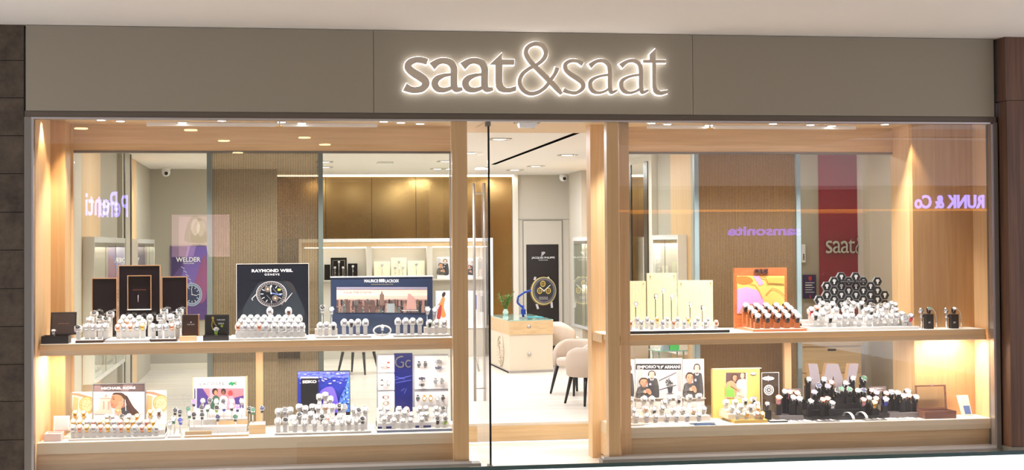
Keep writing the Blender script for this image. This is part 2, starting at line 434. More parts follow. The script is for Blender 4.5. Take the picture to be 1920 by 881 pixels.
# shelves
def shelf(label, a, b):
    o = empty('display_shelf', ((X(a, .1)+X(b, .1))/2, .5, SHB), label, 'shelf')
    x0, x1 = X(a, .1), X(b, .1)
    BX(x0, x1, .1, YB-.03, SH-.055, SH-.003).build('shelf_board', M('oak_shelf_edge', (224, 188, 140), .4), o)
    BX(x0+.004, x1-.004, .104, YB-.04, SH-.003, SH).build('shelf_top_sheet', white, o)
    BX(x0+.002, x1-.002, .085, .13, SHB, SH-.055).build('shelf_apron', wood_h, o)
    BX(x0+.1, x1-.1, .18, .2, SH-.07, SH-.055).build('led_strip', M('led_strip_lens', (255, 226, 170), .4, emit=6), o)
    return o
shelf('long light oak shelf across the window with the skyline board', 74, 850)
shelf('light oak shelf across the window with the hexagon board', 1138, 1846)
sr = empty('shelf_bracket', (X(1122, .8), .5, SH-.09), 'short oak shelf end beside the doorway post', 'shelf')
BX(X(1113, .75), X(1127, .3), .3, .74, SH-.09, SH-.005).build('bracket_board', wood_h, sr)
# uprights in the lower displays
for a, b, l in ((479, 492, 'oak upright under the shelf between two printed picture boards'), (1467, 1480, 'oak upright under the shelf beside the small clear plate')):
    tag(BX(X(a, .9), X(b, .9), .88, .93, LO+.003, SHB).build('shelf_upright', wood), l, 'upright')
# back glass, posts, reeded panels
def backs():
    z0, z1 = LO, zh0-.02
    g = []
    S('window_3', BX(X(139, YB), X(388, YB), YB+.02, YB+.03, z0, z1), clear_b)
    S('window_4', BX(X(606, YB), X(843, YB), YB+.02, YB+.03, z0, z1), clear_b)
    S('window_5', BX(X(1160, YB), X(1304, YB), YB+.02, YB+.03, z0, z1), clear_b)
    S('window_6', BX(X(1502, YB), X(1673, YB), YB+.02, YB+.03, z0, z1), clear_b)
    for a, b, mm in ((388, 398, greygreen), (597, 606, greygreen), (1303, 1311, bluegrey), (1494, 1502, bluegrey)):
        S('trim_glass_post', BX(X(a, YB), X(b, YB), YB, YB+.06, z0, z1), mm)
    S('trim_glass_post', BX(X(843.5, YB), X(846, YB), YB, YB+.03, z0, z1), alu)
    for a, b, i in ((398, 597, 7), (1311, 1494, 8)):
        x0, x1 = X(a, YB), X(b, YB); n = int((x1-x0)/.0165); mb = MB(); vs = []; fs = []
        N = n*6
        for k in range(N+1):
            t = k/6*2*PI; x = x0+(x1-x0)*k/N; y = YB+.03+.0035*math.cos(t)
            vs += [(x, y, z0), (x, y, z1)]
        for k in range(N): fs.append((2*k, 2*k+2, 2*k+3, 2*k+1))
        mb.add(vs, [f for k, f in enumerate(fs) if k % 6 not in (2, 3)], fluted, True); mb.add(vs, [f for k, f in enumerate(fs) if k % 6 in (2, 3)], groove, True); S('window_%d' % i, mb, fluted)
backs()
# ceiling fittings of the display
def downlight(px, py, z, r, label, grp, warm=False):
    p = PZ(px, py, z)
    o = empty('downlight', (p.x, p.y, z-.012), label, 'ceiling light', grp)
    MB().lathe([(r, z-.01), (r*1.18, z-.012), (r*1.22, z-.001)], (p.x, p.y, 0), n=20).build('trim_ring', whitegl, o)
    MB().lathe([(r*.95, z-.0125), (r*.95, z-.0105)], (p.x, p.y, 0), n=20).build('lens', lampw if warm else lampm, o)
    return p
dl = []
for i, px in enumerate((150, 190, 226, 342, 378, 416, 528, 566, 604, 720, 752, 788)):
    yy = .3+.12*((i*5) % 4)
    p = P(px, 300, yy); q = Vector((p.x, yy, zdc))
    o = empty('downlight', (q.x, q.y, zdc-.012), 'small round recessed spot light in the oak ceiling above the skyline board window', 'ceiling light', 'spots over the first window')
    MB().lathe([(.04, zdc-.01), (.05, zdc-.012), (.052, zdc-.001)], (q.x, q.y, 0), n=20).build('trim_ring', whitegl, o)
    MB().lathe([(.038, zdc-.0125), (.038, zdc-.0105)], (q.x, q.y, 0), n=20).build('lens', lampm, o)
for i, px in enumerate((1192, 1222, 1252, 1330, 1412, 1450, 1520, 1560, 1600, 1660)):
    yy = .3+.12*((i*5) % 4)
    p = P(px, 300, yy); q = Vector((p.x, yy, zdc))
    o = empty('downlight', (q.x, q.y, zdc-.012), 'small round recessed spot light in the oak ceiling above the hexagon board window', 'ceiling light', 'spots over the second window')
    MB().lathe([(.04, zdc-.01), (.05, zdc-.012), (.052, zdc-.001)], (q.x, q.y, 0), n=20).build('trim_ring', whitegl, o)
    MB().lathe([(.038, zdc-.0125), (.038, zdc-.0105)], (q.x, q.y, 0), n=20).build('lens', lampm, o)
SPOT_UP = 115
for px, yy in ((180, .4), (290, .35), (400, .35), (510, .35), (620, .35), (730, .35), (815, .4), (1200, .4), (1290, .35), (1385, .35), (1480, .35), (1570, .35), (1650, .4)):
    q = P(px, 300, yy); light('display_spot', 'SPOT', (q.x, yy, zdc-.03), SPOT_UP, (1, .96, .9), .03, spot=88, blend=.8, target=(q.x, .6, SH))
# spots that graze the side walls
light('side_spot', 'SPOT', (X(84, .25), .25, zdc-.03), 40, (1, .78, .5), .03, spot=62, blend=.4, target=(X(78, .4), .4, 1.2))
light('side_spot', 'SPOT', (X(128, .5), .45, zdc-.03), 34, (1, .78, .5), .03, spot=50, blend=.4, target=(X(115, .6), .6, 1.0))
light('side_spot', 'SPOT', (X(1690, .45), .4, zdc-.03), 40, (1, .8, .55), .03, spot=62, blend=.5, target=(X(1690, .7), .7, 1.2))
# led light below the middle shelf
for a, b, pw in ((90, 840, 40), (1165, 1830, 40)):
    x0, x1 = X(a, .2), X(b, .2)
    light('under_shelf_light', 'AREA', ((x0+x1)/2, .24, SHB-.005), pw, (1, .96, .9), x1-x0, .03)
for a, pw in ((105, 5), (1770, 5.5)):
    light('under_shelf_glow', 'AREA', (X(a, .4), .38, SHB-.006), pw, (1, .78, .46), .35, .05)
# blind cassettes
for a, b, y0, l in ((275, 707, 234, 'long pale blind cassette under the ceiling of the window with the skyline board'), (1214, 1603, 240, 'long pale blind cassette under the ceiling of the window with the hexagon board')):
    q = P(a, y0, .75); q2 = P(b, y0, .75)
    tag(BX(q.x, q2.x, .72, .78, zdc-.035, zdc-.002).build('blind_cassette', white), l, 'blind cassette')
for px, l in ((525, 'ceiling sprinkler head hanging in front of the blind cassette, window with the skyline board'), (1333, 'ceiling sprinkler head in front of the blind cassette, window with the hexagon board')):
    x = X(px, .5); o = empty('sprinkler', (x, .5, zdc-.05), l, 'sprinkler')
    MB().lathe([(.008, zdc-.05), (.008, zdc)], (x, .5, 0)).build('pipe', white, o)
    MB().lathe([(.03, zdc-.056), (.032, zdc-.05), (.01, zdc-.045)], (x, .5, 0), n=16).build('deflector', goldw, o)
# sensor above the doorway
x0, x1 = X(971, .25), X(1009, .25)
o = empty('door_sensor', ((x0+x1)/2, .25, zdc-.05), 'white and black motion sensor above the open doorway', 'sensor')
BX(x0-.02, x1+.02, .17, .33, zdc-.03, zdc).build('mounting_plate', black, o)
MB().hexa([(x0+.02, .2, zdc-.075), (x1-.02, .2, zdc-.075), (x1-.02, .3, zdc-.075), (x0+.02, .3, zdc-.075)], [(x0+.01, .18, zdc-.03), (x1-.01, .18, zdc-.03), (x1-.01, .32, zdc-.03), (x0+.01, .32, zdc-.03)]).build('sensor_housing', whitegl, o)

# ------------------------------------------------------------------ glass door, swung open
def door():
    x = X(917, 0); d = empty('glass_door', (x, .45, .02), 'frameless clear glass door leaf standing open with tall steel pull bars', 'door')
    z0, z1 = .02, zdc-.02
    BX(x-.006, x+.006, 0, .92, z0, z1).build('glass_leaf', clear, d)
    BX(x-.009, x+.009, -.012, .004, z0, z1).build('black_edge_seal', black, d)
    BX(x-.02, x+.02, -.02, .08, z1-.06, z1+.01).build('top_patch_fitting', alu_d, d)
    BX(x-.02, x+.02, -.02, .1, .005, .07).build('bottom_patch_fitting', alu_d, d)
    for s in (-1, 1):
        xb = x+s*.052; mb = MB(); mb.bar((xb, .70, ZZ(898, 752, .7)), (xb, .70, ZZ(898, 343, .7)), .014, n=12); mb.build('pull_bar', alu, d)
    for py in (363, 728):
        z = ZZ(898, py, .7); MB().bar((x-.05, .70, z), (x+.05, .70, z), .007).build('handle_rod', alu, d)
door()

# ------------------------------------------------------------------ shop interior shell
S('ceiling_shop', BX(-2.3, 7.2, riserY-.35, 13.0, CEIL, CEIL+.1), plaster)
XL, XR, YL, YG = -2.0, 5.15, 10.4, 12.4
def yl(px): return -XL*F/(521-px)-14.15
def left_wall():
    for i, (a, b, mm, d) in enumerate(((139, 168, beige_l, .0), (168, 202, wood, .0), (202, 232, greywall, .0), (232, 250, greywall, .06), (250, 266, wood, .0), (266, 290, greywall, .0))):
        y0 = 1.1 if a == 139 else yl(a); y1 = YL if b == 290 else yl(b)
        S('wall_left_panel', BX(XL-.15, XL+d, y0, y1, 0, CEIL), mm)
    ya, yb = yl(232), yl(250)
    for k in (0.15, .8): S('trim_pilaster_strip', BX(XL+.06, XL+.07, ya+(yb-ya)*k, ya+(yb-ya)*k+.12, 0, CEIL), M('dark_bronze', (58, 50, 40), .3, .6))
    S('wall_left_window_return', BX(XL-.3, XL+.02, YB+.06, YB+.12, 0, CEIL), beige_l)
left_wall()
S('wall_back_grey', BX(XL-.1, X(520, YL), YL, YL+.1, 0, CEIL), greywall)
S('wall_back_step', BX(X(520, YL)-.1, X(520, YL), YL+.1, YG+.1, 0, CEIL), greywall)
S('baseboard_back', BX(XL, X(520, YL), YL-.015, YL, FZ, FZ+.1), beige_l)
S('wall_back_beige', BX(X(940, YG), XR+.1, YG+.001, YG+.1, 0, CEIL), beige)
S('trim_back_pilaster', BX(X(961, YG), X(971, YG), YG-.05, YG+.01, 0, CEIL), beige_l)
zcab = 2.27
for a, b in ((520, 611), (611, 697), (697, 780), (780, 918), (918, 960)):
    S('wall_back_gold_panel', BX(X(a, YG)+.003, X(b, YG)-.003, YG-.03, YG+.05, zcab if b < 930 else 0.2, CEIL-.035), gold)
S('wall_back_gold_core', BX(X(520, YG), X(960, YG), YG-.01, YG+.06, 0, CEIL), blackm)
S('trim_cove_lamp', BX(X(520, YG), X(962, YG), YG-.06, YG-.03, CEIL-.03, CEIL-.01), M('cove_led_lens', (255, 248, 235), .4, emit=5))
light('cove_light', 'AREA', (X(750, YG), YG-.12, CEIL-.02), 26, (1, .9, .75), 4.0, .06)
# door in back wall
zd = ZZ(1018, 414, YG)
S('door_1', BX(X(981, YG), X(1053, YG), YG-.02, YG, FZ, zd), beige)
for a, b, c, e in ((980, 981.2, FZ, zd), (1053, 1054.2, FZ, zd)): S('trim_door_line', BX(X(a, YG), X(b, YG), YG-.022, YG, c, e), M('joint_grey', (120, 112, 98), .6))
S('trim_door_line', BX(X(980, YG), X(1054, YG), YG-.022, YG, zd, zd+.01), M('joint_grey'))
S('trim_wall_joint', BX(X(971, YG), XR, YG-.002, YG+.001, ZZ(1010, 412, YG), ZZ(1010, 412, YG)+.008), M('joint_grey'))
# right wall with its panels
def yr(px): return XR*F/(px-521)-14.15
for a, b, mm, d in ((1066, 1083, beige, 0), (1083, 1106, beige, -.1), (1106, 1193, wood, 0), (1193, 1244, beige_l, -.08), (1244, 1270, greywall, 0), (1270, 1300, wood, 0)):
    y1 = YG if a == 1066 else yr(a); y0 = yr(b) if b < 1300 else 3.5
    S('wall_right_panel', BX(XR+d, XR+.15, y0, y1, 0, CEIL), mm)
ya, yb = yr(1238), yr(1198)
S('trim_mirror', BX(XR-.09, XR-.08, ya, yb, FZ, CEIL-.1), mirror)
for k in (0, 1): S('trim_mirror_strip', BX(XR-.1, XR-.085, (ya, yb-.22)[k], (ya+.22, yb)[k], FZ, CEIL-.1), M('dark_bronze'))
# partition behind the far end of the right window
YP = 3.5
S('wall_partition', BX(X(1300, YP), X(1700, YP)+.6, YP, YP+.1, 0, CEIL), greywall)
S('wall_partition_red', BX(X(1535, YP), X(1607, YP), YP-.02, YP, FZ, CEIL), redgl)
S('wall_partition_column', BX(X(1607, YP), X(1690, YP)+.6, YP-.2, YP, FZ, CEIL), beige_l)
S('wall_partition_wood', BX(X(1300, YP), X(1496, YP), YP-.02, YP, FZ, CEIL), wood_dim)
S('wall_right_outer', BX(7.1, 7.2, .5, YP, 0, CEIL), beige)
S('wall_behind_window_end', BX(X(1676, YB)+.2, 7.2, YB+.06, YB+.1, 0, CEIL), beige)

# ceiling items of the shop
p, q = PZ(925, 308, CEIL), PZ(1105, 240, CEIL)
dvec = (q-p).normalized(); nv = Vector((-dvec.y, dvec.x, 0))*.03
mb = MB(); mb.prism_z([(p+nv)[:2], (q+nv)[:2], (q-nv)[:2], (p-nv)[:2]], CEIL-.006, CEIL+.001)
tag(mb.build('ceiling_slot_diffuser', M('slot_black', (14, 14, 14), 1.0, spec=0)), 'long black linear air slot running across the shop ceiling', 'air vent')
def sq_light(px, py, label):
    c = PZ(px, py, CEIL); s = .125; o = empty('square_ceiling_light', (c.x, c.y, CEIL-.01), label, 'ceiling light')
    mb = MB(); 
    mb.box(c.x-s, c.x+s, c.y-s, c.y-s*.8, CEIL-.012, CEIL); mb.box(c.x-s, c.x+s, c.y+s*.8, c.y+s, CEIL-.012, CEIL)
    mb.box(c.x-s, c.x-s*.8, c.y-s*.8, c.y+s*.8, CEIL-.012, CEIL); mb.box(c.x+s*.8, c.x+s, c.y-s*.8, c.y+s*.8, CEIL-.012, CEIL)
    mb.build('square_frame', M('pale_grey_metal', (190, 184, 176), .5), o)
    MB().lathe([(s*.62, CEIL-.006), (s*.62, CEIL)], (c.x, c.y, 0), n=20).build('lamp_lens', lampm, o)
    light('shop_light', 'AREA', (c.x, c.y, CEIL-.03), 16.5, (.91, .97, 1.06), .2)
for px, py, l in ((937, 260, 'square recessed ceiling light nearest the glass door, in front of the black air slot'), (884, 286, 'square recessed ceiling light seen through the open glass door'),
    (1064, 290, 'square recessed ceiling light beyond the far side of the black air slot'), (1005, 311, 'square recessed ceiling light between the air slot and the ceiling camera'),
    (966, 318, 'square recessed ceiling light deepest in the shop, above the gold wall corner'), (822, 316, 'square recessed ceiling light of a pair near the bronze door post'),
    (836, 302, 'square recessed ceiling light just above the pair near the bronze door post'), (608, 303, 'square recessed ceiling light beside the reeded glass panel, upper of two'),
    (609, 313, 'square recessed ceiling light beside the reeded glass panel, lower of two'), (841, 316, 'square recessed ceiling light touching the bronze door post'),
    (1178, 300, 'square recessed ceiling light near the mirror pilaster')):
    sq_light(px, py, l)
# extra lamps of the same ceiling that the header hides
for x, y in ((-1.0, 2.6), (.6, 2.6), (2.6, 2.4), (4.2, 2.6), (0, 5.5), (1.6, 6.5), (3.6, 5.2), (-1.1, 8), (4.4, 8.6)):
    light('shop_light', 'AREA', (x, y, CEIL-.03), 15, (.91, .97, 1.06), .2)
light('shop_light', 'AREA', (5.9, 2.5, CEIL-.03), 9, (.96, .97, 1), .2)  # fill light added to brighten the partition wood, no fixture
light('gallery_lamp', 'SPOT', (XL+.5, yl(262), CEIL-.05), 30, (1, .8, .55), .03, spot=60, target=(XL, yl(256), 2.3))
o = tag(BX(PZ(722, 304, CEIL).x-.12, PZ(722, 304, CEIL).x+.12, PZ(722, 304, CEIL).y-.12, PZ(722, 304, CEIL).y+.12, CEIL-.03, CEIL).build('smoke_detector', white, bevel=.01), 'small square white detector on the shop ceiling above the gold wall', 'detector')
def dome(px, py, Y, label):
    c = P(px, py, Y); o = empty('dome_camera', (c.x, c.y, CEIL-.2), label, 'security camera')
    MB().lathe([(.07, CEIL-.03), (.07, CEIL)], (c.x, c.y, 0)).build('mounting_base', white, o)
    MB().bar((c.x, c.y, c.z), (c.x, c.y, CEIL-.02), .02).build('bracket_arm', white, o)
    mb = MB(); mb.lathe([(.015, -.07), (.05, -.055), (.07, -.02), (.075, .02), (.05, .055), (.01, .06)], (c.x, c.y, c.z)); mb.build('camera_body', whitegl, o)
    MB().lathe([(.022, -.085), (.03, -.07)], (c.x+.01, c.y, c.z-.02), axis='y').build('camera_lens', black, o)
dome(1056, 333, YG-.3, 'white ceiling security camera above the outlined back door')
dome(311, 323, YL-.3, 'white ceiling security camera above the purple poster')

# ------------------------------------------------------------------ shop sign
SX0, SY0, SK = 740, 60, 1920/520
letterm = M('champagne_metal', (192, 178, 160), .45, .0)
glowm = M('glowing_acrylic', (252, 250, 252), .4, emit=2.9)
def sfn(u, v): p = P(SX0+u/SK, SY0+v/SK, YF-.06); return (p.x, p.z)
def offset_poly(pts, g):
    n = len(pts); a = sum(pts[i][0]*pts[(i+1)%n][1]-pts[(i+1)%n][0]*pts[i][1] for i in range(n)); s = 1 if a > 0 else -1; out = []
    for i in range(n):
        p, q, r = pts[i-1], pts[i], pts[(i+1)%n]
        d1 = Vector((q[0]-p[0], q[1]-p[1])).normalized(); d2 = Vector((r[0]-q[0], r[1]-q[1])).normalized()
        n1 = Vector((d1.y, -d1.x)); n2 = Vector((d2.y, -d2.x)); b = (n1+n2)
        b = b.normalized() if b.length > 1e-3 else n1
        out.append((q[0]+b.x*g*s*min(1.6, 1/max(.5, b.dot(n1))), q[1]+b.y*g*s*min(1.6, 1/max(.5, b.dot(n1)))))
    return out
bs = [('r', [(226,207,38),(190,196,40),(145,194,38),(104,212,44),(92,242,46),(118,274,50),(166,304,54),(206,334,52),(214,364,48),(190,392,44),(142,402,38),(104,396,42),(70,380,52)])]
def ba(d): return [('r', [(258+d,238,58),(300+d,207,44),(345+d,200,42),(388+d,215,48),(409+d,252,48),(410+d,300,48),(410+d,365,48),(420+d,393,42),(440+d,399,34),(468+d,393,24)]),
                   ('r', [(395+d,294,18),(340+d,302,28),(293+d,325,44),(277+d,358,48),(295+d,392,42),(335+d,402,34),(375+d,394,28),(400+d,380,24)])]
bt = [('p', [(655,226),(742,144),(742,190),(828,190),(826,228),(745,228),(745,345),(752,372),(770,386),(800,386),(840,374),(840,408),(800,419),(755,420),(720,408),(700,382),(697,340),(697,228)])]
bs = [(k, [(x, y, q*1.08) for x, y, q in p]) for k, p in bs]
amp = [('r', [(1156,430,22),(1120,390,34),(1075,342,36),(970,238,34),(928,190,32),(908,145,30),(925,102,30),(975,81,30),(1025,98,30),(1046,142,30),(1032,185,30),(990,222,26),(925,257,26),(882,295,28),(865,345,28),(882,395,28),(930,425,28),(985,420,28),(1040,385,26),(1085,325,26),(1112,285,26),(1127,246,30)])]
ts = [('r', [(1302,224,30),(1262,201,24),(1215,201,26),(1182,224,28),(1184,262,28),(1218,294,32),(1265,324,34),(1300,356,30),(1298,394,28),(1255,421,24),(1205,416,24),(1168,402,30)])]
def ta(d): return [('r', [(1350+d,236,38),(1392+d,206,26),(1438+d,199,26),(1477+d,224,28),(1488+d,270,28),(1488+d,340,28),(1490+d,385,28),(1500+d,418,26),(1538+d,404,16)]),
                   ('r', [(1485+d,296,16),(1420+d,306,18),(1365+d,332,26),(1351+d,370,28),(1370+d,408,26),(1412+d,421,20),(1456+d,410,18),(1488+d,388,16)])]
tt = [('p', [(1765,155),(1803,116),(1805,193),(1878,193),(1876,214),(1807,214),(1808,370),(1816,398),(1838,410),(1888,402),(1888,426),(1848,438),(1812,434),(1790,415),(1783,380),(1782,214),(1718,214),(1718,193),(1765,193)])]
def sign(root_label, fn, y0, depth, mf, mg, grow=4.2, glyphs=None, cat='sign', nm='shop_sign'):
    c = fn(960, 430); o = empty(nm, (c[0], y0+depth, c[1]), root_label, cat)
    for g in glyphs:
        mb = MB()
        for k, path in g:
            if k == 'r': add_ribbon(mb, path, fn, y0, y0+depth*.5, mf)
            else: mb.prism_y([fn(*p) for p in path], y0, y0+depth*.5, mf)
        L = mb.build('letter', mf, o)
        if mg:
            mb = MB()
            for k, path in g:
                if k == 'r': add_ribbon(mb, path, fn, y0+depth*.5, y0+depth, mg, grow)
                else: mb.prism_y([fn(*p) for p in offset_poly(path, grow)], y0+depth*.5, y0+depth, mg)
            mb.build('glowing_back', mg, L)
    return o
GL = [bs, ba(0), ba(212), bt, amp, ts, ta(0), ta(215), tt]
sign('large backlit metal letters spelling the shop name on the taupe fascia', sfn, YF-.075, .06, letterm, glowm, glyphs=GL)
# second sign on the red panel inside
def rfn(u, v):
    a = P(1548+(u-68)/SK*.262, 442+(v-80)/SK*.262*1.35, YP-.04); return (a.x, a.z)
sign('small polished metal shop name letters on the dark red wall panel', rfn, YP-.05, .03, chrome, None, glyphs=GL[:6], nm='wall_sign')
print('base done')
# ==PART2==
# ================================================================== FURNITURE IN THE SHOP
def desk():
    A, B, C = PZ(916, 682, FZ), PZ(955, 700, FZ), PZ(1038, 697, FZ)
    n = Vector((B.y-A.y, -(B.x-A.x), 0))
    A = B+(A-B)*1.0; D = A+C-B
    zt = ZZ(955, 602, B.y); zb = ZZ(955, 628, B.y)
    o = empty('service_desk', ((A.x+C.x)/2, (A.y+C.y)/2, FZ), 'cream service desk with a light wood top band standing on the shop floor', 'desk')
    q = [A, B, C, D]; f = lambda s, z: [(c.x+(p.x-c.x)*s, c.y+(p.y-c.y)*s, z) for p in q]
    c = (A+C)/2
    MB().hexa(f(.985, FZ+.03), f(.985, zb)).build('desk_body', M('cream_panel', (226, 212, 190), .5), o)
    MB().hexa(f(.99, FZ), f(.99, FZ+.035)).build('steel_kick_strip', alu, o)
    band = MB().hexa(f(1.0, zb), f(1.0, zt)).build('wood_band', wood_h, o)
    MB().hexa(f(1.0, zt), f(1.0, zt+.012)).build('glass_top', M('green_tinted_glass_top', (150, 196, 186), .08, coat=.5), o)
    d = (B-A); L = d.length; u = d.normalized(); nn = Vector((u.y, -u.x, 0))
    if nn.dot(CAM-B) < 0: nn = -nn
    for k in range(4):
        z = zb+.05+k*.042; a = A+u*.02+nn*.003; b = A+u*(L-.09)+nn*.003
        MB().hexa([a, b, b-nn*.01, a-nn*.01], [p+Vector((0, 0, .016)) for p in (a, b, b-nn*.01, a-nn*.01)]).build('slot', blackm, band)
    # raised ring emblem on the left face
    cc = A+u*(L*.62)+Vector((0, 0, (zb-FZ)*.52))
    for R in (.09, .17, .25):
        pts = [cc-Vector((0, 0, 0))+u*(R*math.cos(t)*1.0)+Vector((0, 0, R*math.sin(t)*.95))+nn*.012 for t in [k*2*PI/28 for k in range(29)]]
        MB().tube(pts, .012, 6).build('raised_ring', M('cream_panel'), o)
    e = C-B; ue = e.normalized(); ne = Vector((ue.y, -ue.x, 0)); ne = ne if ne.dot(CAM-B) > 0 else -ne
    for z in (zb+.12, FZ+.28):
        p = B+ue*.32+ne*.004; MB().bar((p.x, p.y, z), (p.x+ne.x*.01, p.y+ne.y*.01, z), .025, n=14).build('round_lock', alu, o)
    return A, B, C, zt
A_, B_, C_, ztop = desk()
def plant():
    c = PZ(948, 592, ztop); o = empty('small_plant', (c.x, c.y, ztop+.013), 'small leafy green plant in a vase standing on the service desk', 'plant')
    MB().lathe([(.035, ztop+.013), (.05, ztop+.06), (.03, ztop+.1), (.035, ztop+.11)], (c.x, c.y, 0)).build('glass_vase', M('vase_glass', (210, 220, 210), .1, coat=.5), o)
    st = MB(); lf = MB(); R = random.Random(3)
    for k in range(9):
        a = R.uniform(0, 2*PI); h = R.uniform(.18, .34); r = R.uniform(.03, .12)
        t = Vector((c.x+r*math.cos(a), c.y+r*math.sin(a), ztop+.05+h)); st.bar((c.x, c.y, ztop+.06), t, .004)
        for j in range(7):
            s = Vector((c.x, c.y, ztop+.06)).lerp(t, .4+.6*j/6); b = R.uniform(0, 2*PI); e = Vector((math.cos(b), math.sin(b), R.uniform(-.3, .8))).normalized()
            w_ = e.cross(Vector((0, 0, 1))).normalized()*.02; l = .06
            lf.add([s, s+e*l*.5+w_, s+e*l, s+e*l*.5-w_], [(0, 1, 2, 3)])
    st.build('stems', leafm, o); lf.build('leaves', leafm, o)
plant()
def press():
    c = PZ(981, 598, ztop); zo = ztop+.013; o = empty('lever_press', (c.x, c.y, zo), 'blue lever strap press tool standing on the service desk', 'tool')
    x, y = c.x, c.y
    BX(x-.06, x+.06, y-.05, y+.05, zo, zo+.02).build('base_plate', alu, o)
    MB().bar((x, y, zo+.02), (x, y, zo+.2), .02).build('column', bluep, o)
    BX(x-.035, x+.035, y-.03, y+.03, zo+.06, zo+.14).build('press_head', bluep, o)
    MB().tube([(x-.0, y, zo+.16), (x-.09, y, zo+.24), (x-.08, y, zo+.33), (x+.02, y, zo+.4), (x+.13, y, zo+.43)], .016).build('lever', bluep, o)
    MB().bar((x+.045, y-.02, zo+.02), (x+.045, y-.02, zo+.1), .008).build('spindle', chrome, o)
    c = PZ(1000, 596, ztop); tag(BX(c.x-.14, c.x+.14, c.y-.1, c.y+.1, ztop+.013, ztop+.02).build('work_mat', M('teal_mat', (60, 150, 160), .6)), 'flat teal work mat lying on the service desk', 'mat')
press()
def tub_chair(x, y, rz, label, grp=None):
    o = empty('tub_chair', (x, y, FZ), label, 'chair', grp, rot=(0, 0, rz))
    loc = [0, 0, 0]
    def bl(mb, n, m, bev=0):
        return mb.build(n, m, o, origin=(0, 0, 0), local=True, bevel=bev)
    pts = [(.25*math.cos(t)*1.0, .24*math.sin(t)) for t in [k*2*PI/24 for k in range(24)]]
    bl(MB().prism_z(pts, .36, .47), 'seat', fabric, .03)
    # wrap-around back shell
    mb = MB(); vs = []; N = 26; prof = [(.275, .34), (.30, .36), (.315, .5), (.315, .64), (.30, .69), (.27, .70), (.25, .66), (.25, .48), (.255, .35)]
    for k in range(N+1):
        t = math.radians(-35)+math.radians(250)*k/N; e = abs(k/N-.5)*2; drop = .13*max(0, (e-.55)/.45)**1.5
        for r, z in prof:
            zz = z-(drop if z > .5 else 0); vs.append((r*math.cos(t), r*math.sin(t)*.95, zz))
    n = len(prof); fs = []
    for k in range(N):
        for j in range(n):
            a, b = k*n+j, k*n+(j+1) % n; fs.append((a, b, b+n, a+n))
    fs += [tuple(range(n-1, -1, -1)), tuple(range(N*n, N*n+n))]
    mb.add(vs, fs, fabric, True); bl(mb, 'back_shell', fabric)
    for sx in (-1, 1):
        for sy in (-1, 1):
            bl(MB().bar((sx*.17, sy*.16, .37), (sx*.23, sy*.23, 0), .026, .014, n=10), 'leg', leg_m)
    return o
def cpos(px, py): p = PZ(px, py, FZ); return p.x, p.y
x, y = cpos(1079, 738); tub_chair(x, y, math.radians(-60), 'pale beige tub armchair with dark legs in the doorway, farther of the pair')
x, y = cpos(1108, 757); tub_chair(x, y, math.radians(-160), 'pale beige tub armchair with dark legs half behind the oak post, nearer of the pair')
x, y = cpos(1037, 690); tub_chair(x+.25, y+.3, math.radians(80), 'white tub armchair standing behind the service desk')
x, y = cpos(672, 700); tub_chair(x, y, math.radians(150), 'pale tub armchair seen under the shelf behind the blue underwater board')
x, y = cpos(1172, 735); tub_chair(x, y, math.radians(180), 'grey beige tub armchair behind the fashion photo boards of the doorway side window')
# table in front of the chairs (only its shape under the left shelf shows)

# ------------------------------------------------------------------ wall cabinets
cabback = M('cabinet_lining', (206, 198, 186), .6)
creamb = M('cream_card', (246, 236, 206), .5)
skin = M('print_skin', (206, 150, 118), .6); skin2 = M('print_skin_light', (232, 196, 172), .6); ink = M('print_black', (24, 22, 24), .5)
hair = M('print_hair', (60, 36, 26), .6); greyp = M('print_grey', (112, 108, 112), .6); lgrey = M('print_light_grey', (206, 200, 200), .6)
darkgrey = M('print_dark_grey', (58, 56, 62), .6)
pinkp = M('print_pink', (240, 214, 210), .6); purplep = M('print_purple', (96, 70, 150), .6); redp = M('print_red', (190, 50, 50), .6); orangep = M('print_orange', (240, 150, 80), .6)
blue1 = M('print_blue', (34, 52, 168), .5); blue2 = M('print_light_blue', (120, 150, 240), .5); blue3 = M('print_dark_blue', (20, 26, 90), .5)
wtxt = M('white_letters', (250, 250, 250), .4)
def back_cabinet():
    Y0 = YG-.42; a, b = X(560, Y0), X(924, Y0); z0, z1 = ZZ(750, 612, Y0), ZZ(750, 447, Y0)
    o = empty('showcase', ((a+b)/2, YG-.2, z0), 'long wall showcase with white frame and lit shelves below the gold panels', 'cabinet')
    mb = MB(); mb.box(a, b, Y0, YG-.04, z0-.05, z0); mb.box(a, b, Y0, YG-.04, z1-.06, z1); mb.box(b-.05, b, Y0, YG-.04, z0, z1-.06); mb.box(a, a+.05, Y0, YG-.04, z0, z1-.06)
    mb.build('frame', whitegl, o)
    BX(a+.05, b-.05, YG-.06, YG-.045, z0, z1-.06).build('back_panel', cabback, o)
    BX(a+.05, b-.05, Y0+.03, Y0+.06, z1-.14, z1-.06).build('wood_pelmet', wood_h, o)
    zs = ZZ(750, 524, Y0); BX(a+.05, b-.05, Y0+.05, YG-.06, zs-.02, zs).build('shelf_board', cabback, o)
    for px in (692, 806): BX(X(px-5, Y0), X(px+5, Y0), Y0+.02, YG-.06, z0, z1-.14).build('divider', cabback, o)
    BX(a+.1, b-.1, Y0+.08, Y0+.1, z1-.16, z1-.145).build('led_strip', lampm, o)
    light('showcase_light', 'AREA', ((a+b)/2, Y0+.12, z1-.15), 2, (1, .95, .88), b-a-.2, .04)
    light('showcase_light', 'AREA', ((a+b)/2, Y0+.12, zs-.03), 2.5, (1, .95, .88), b-a-.2, .04)
    # base under the showcase
    BX(a+.02, b-.02, YG-.4, YG-.04, FZ, z0-.055).build('lower_cupboard', beige, o)
    return Y0, zs, z0
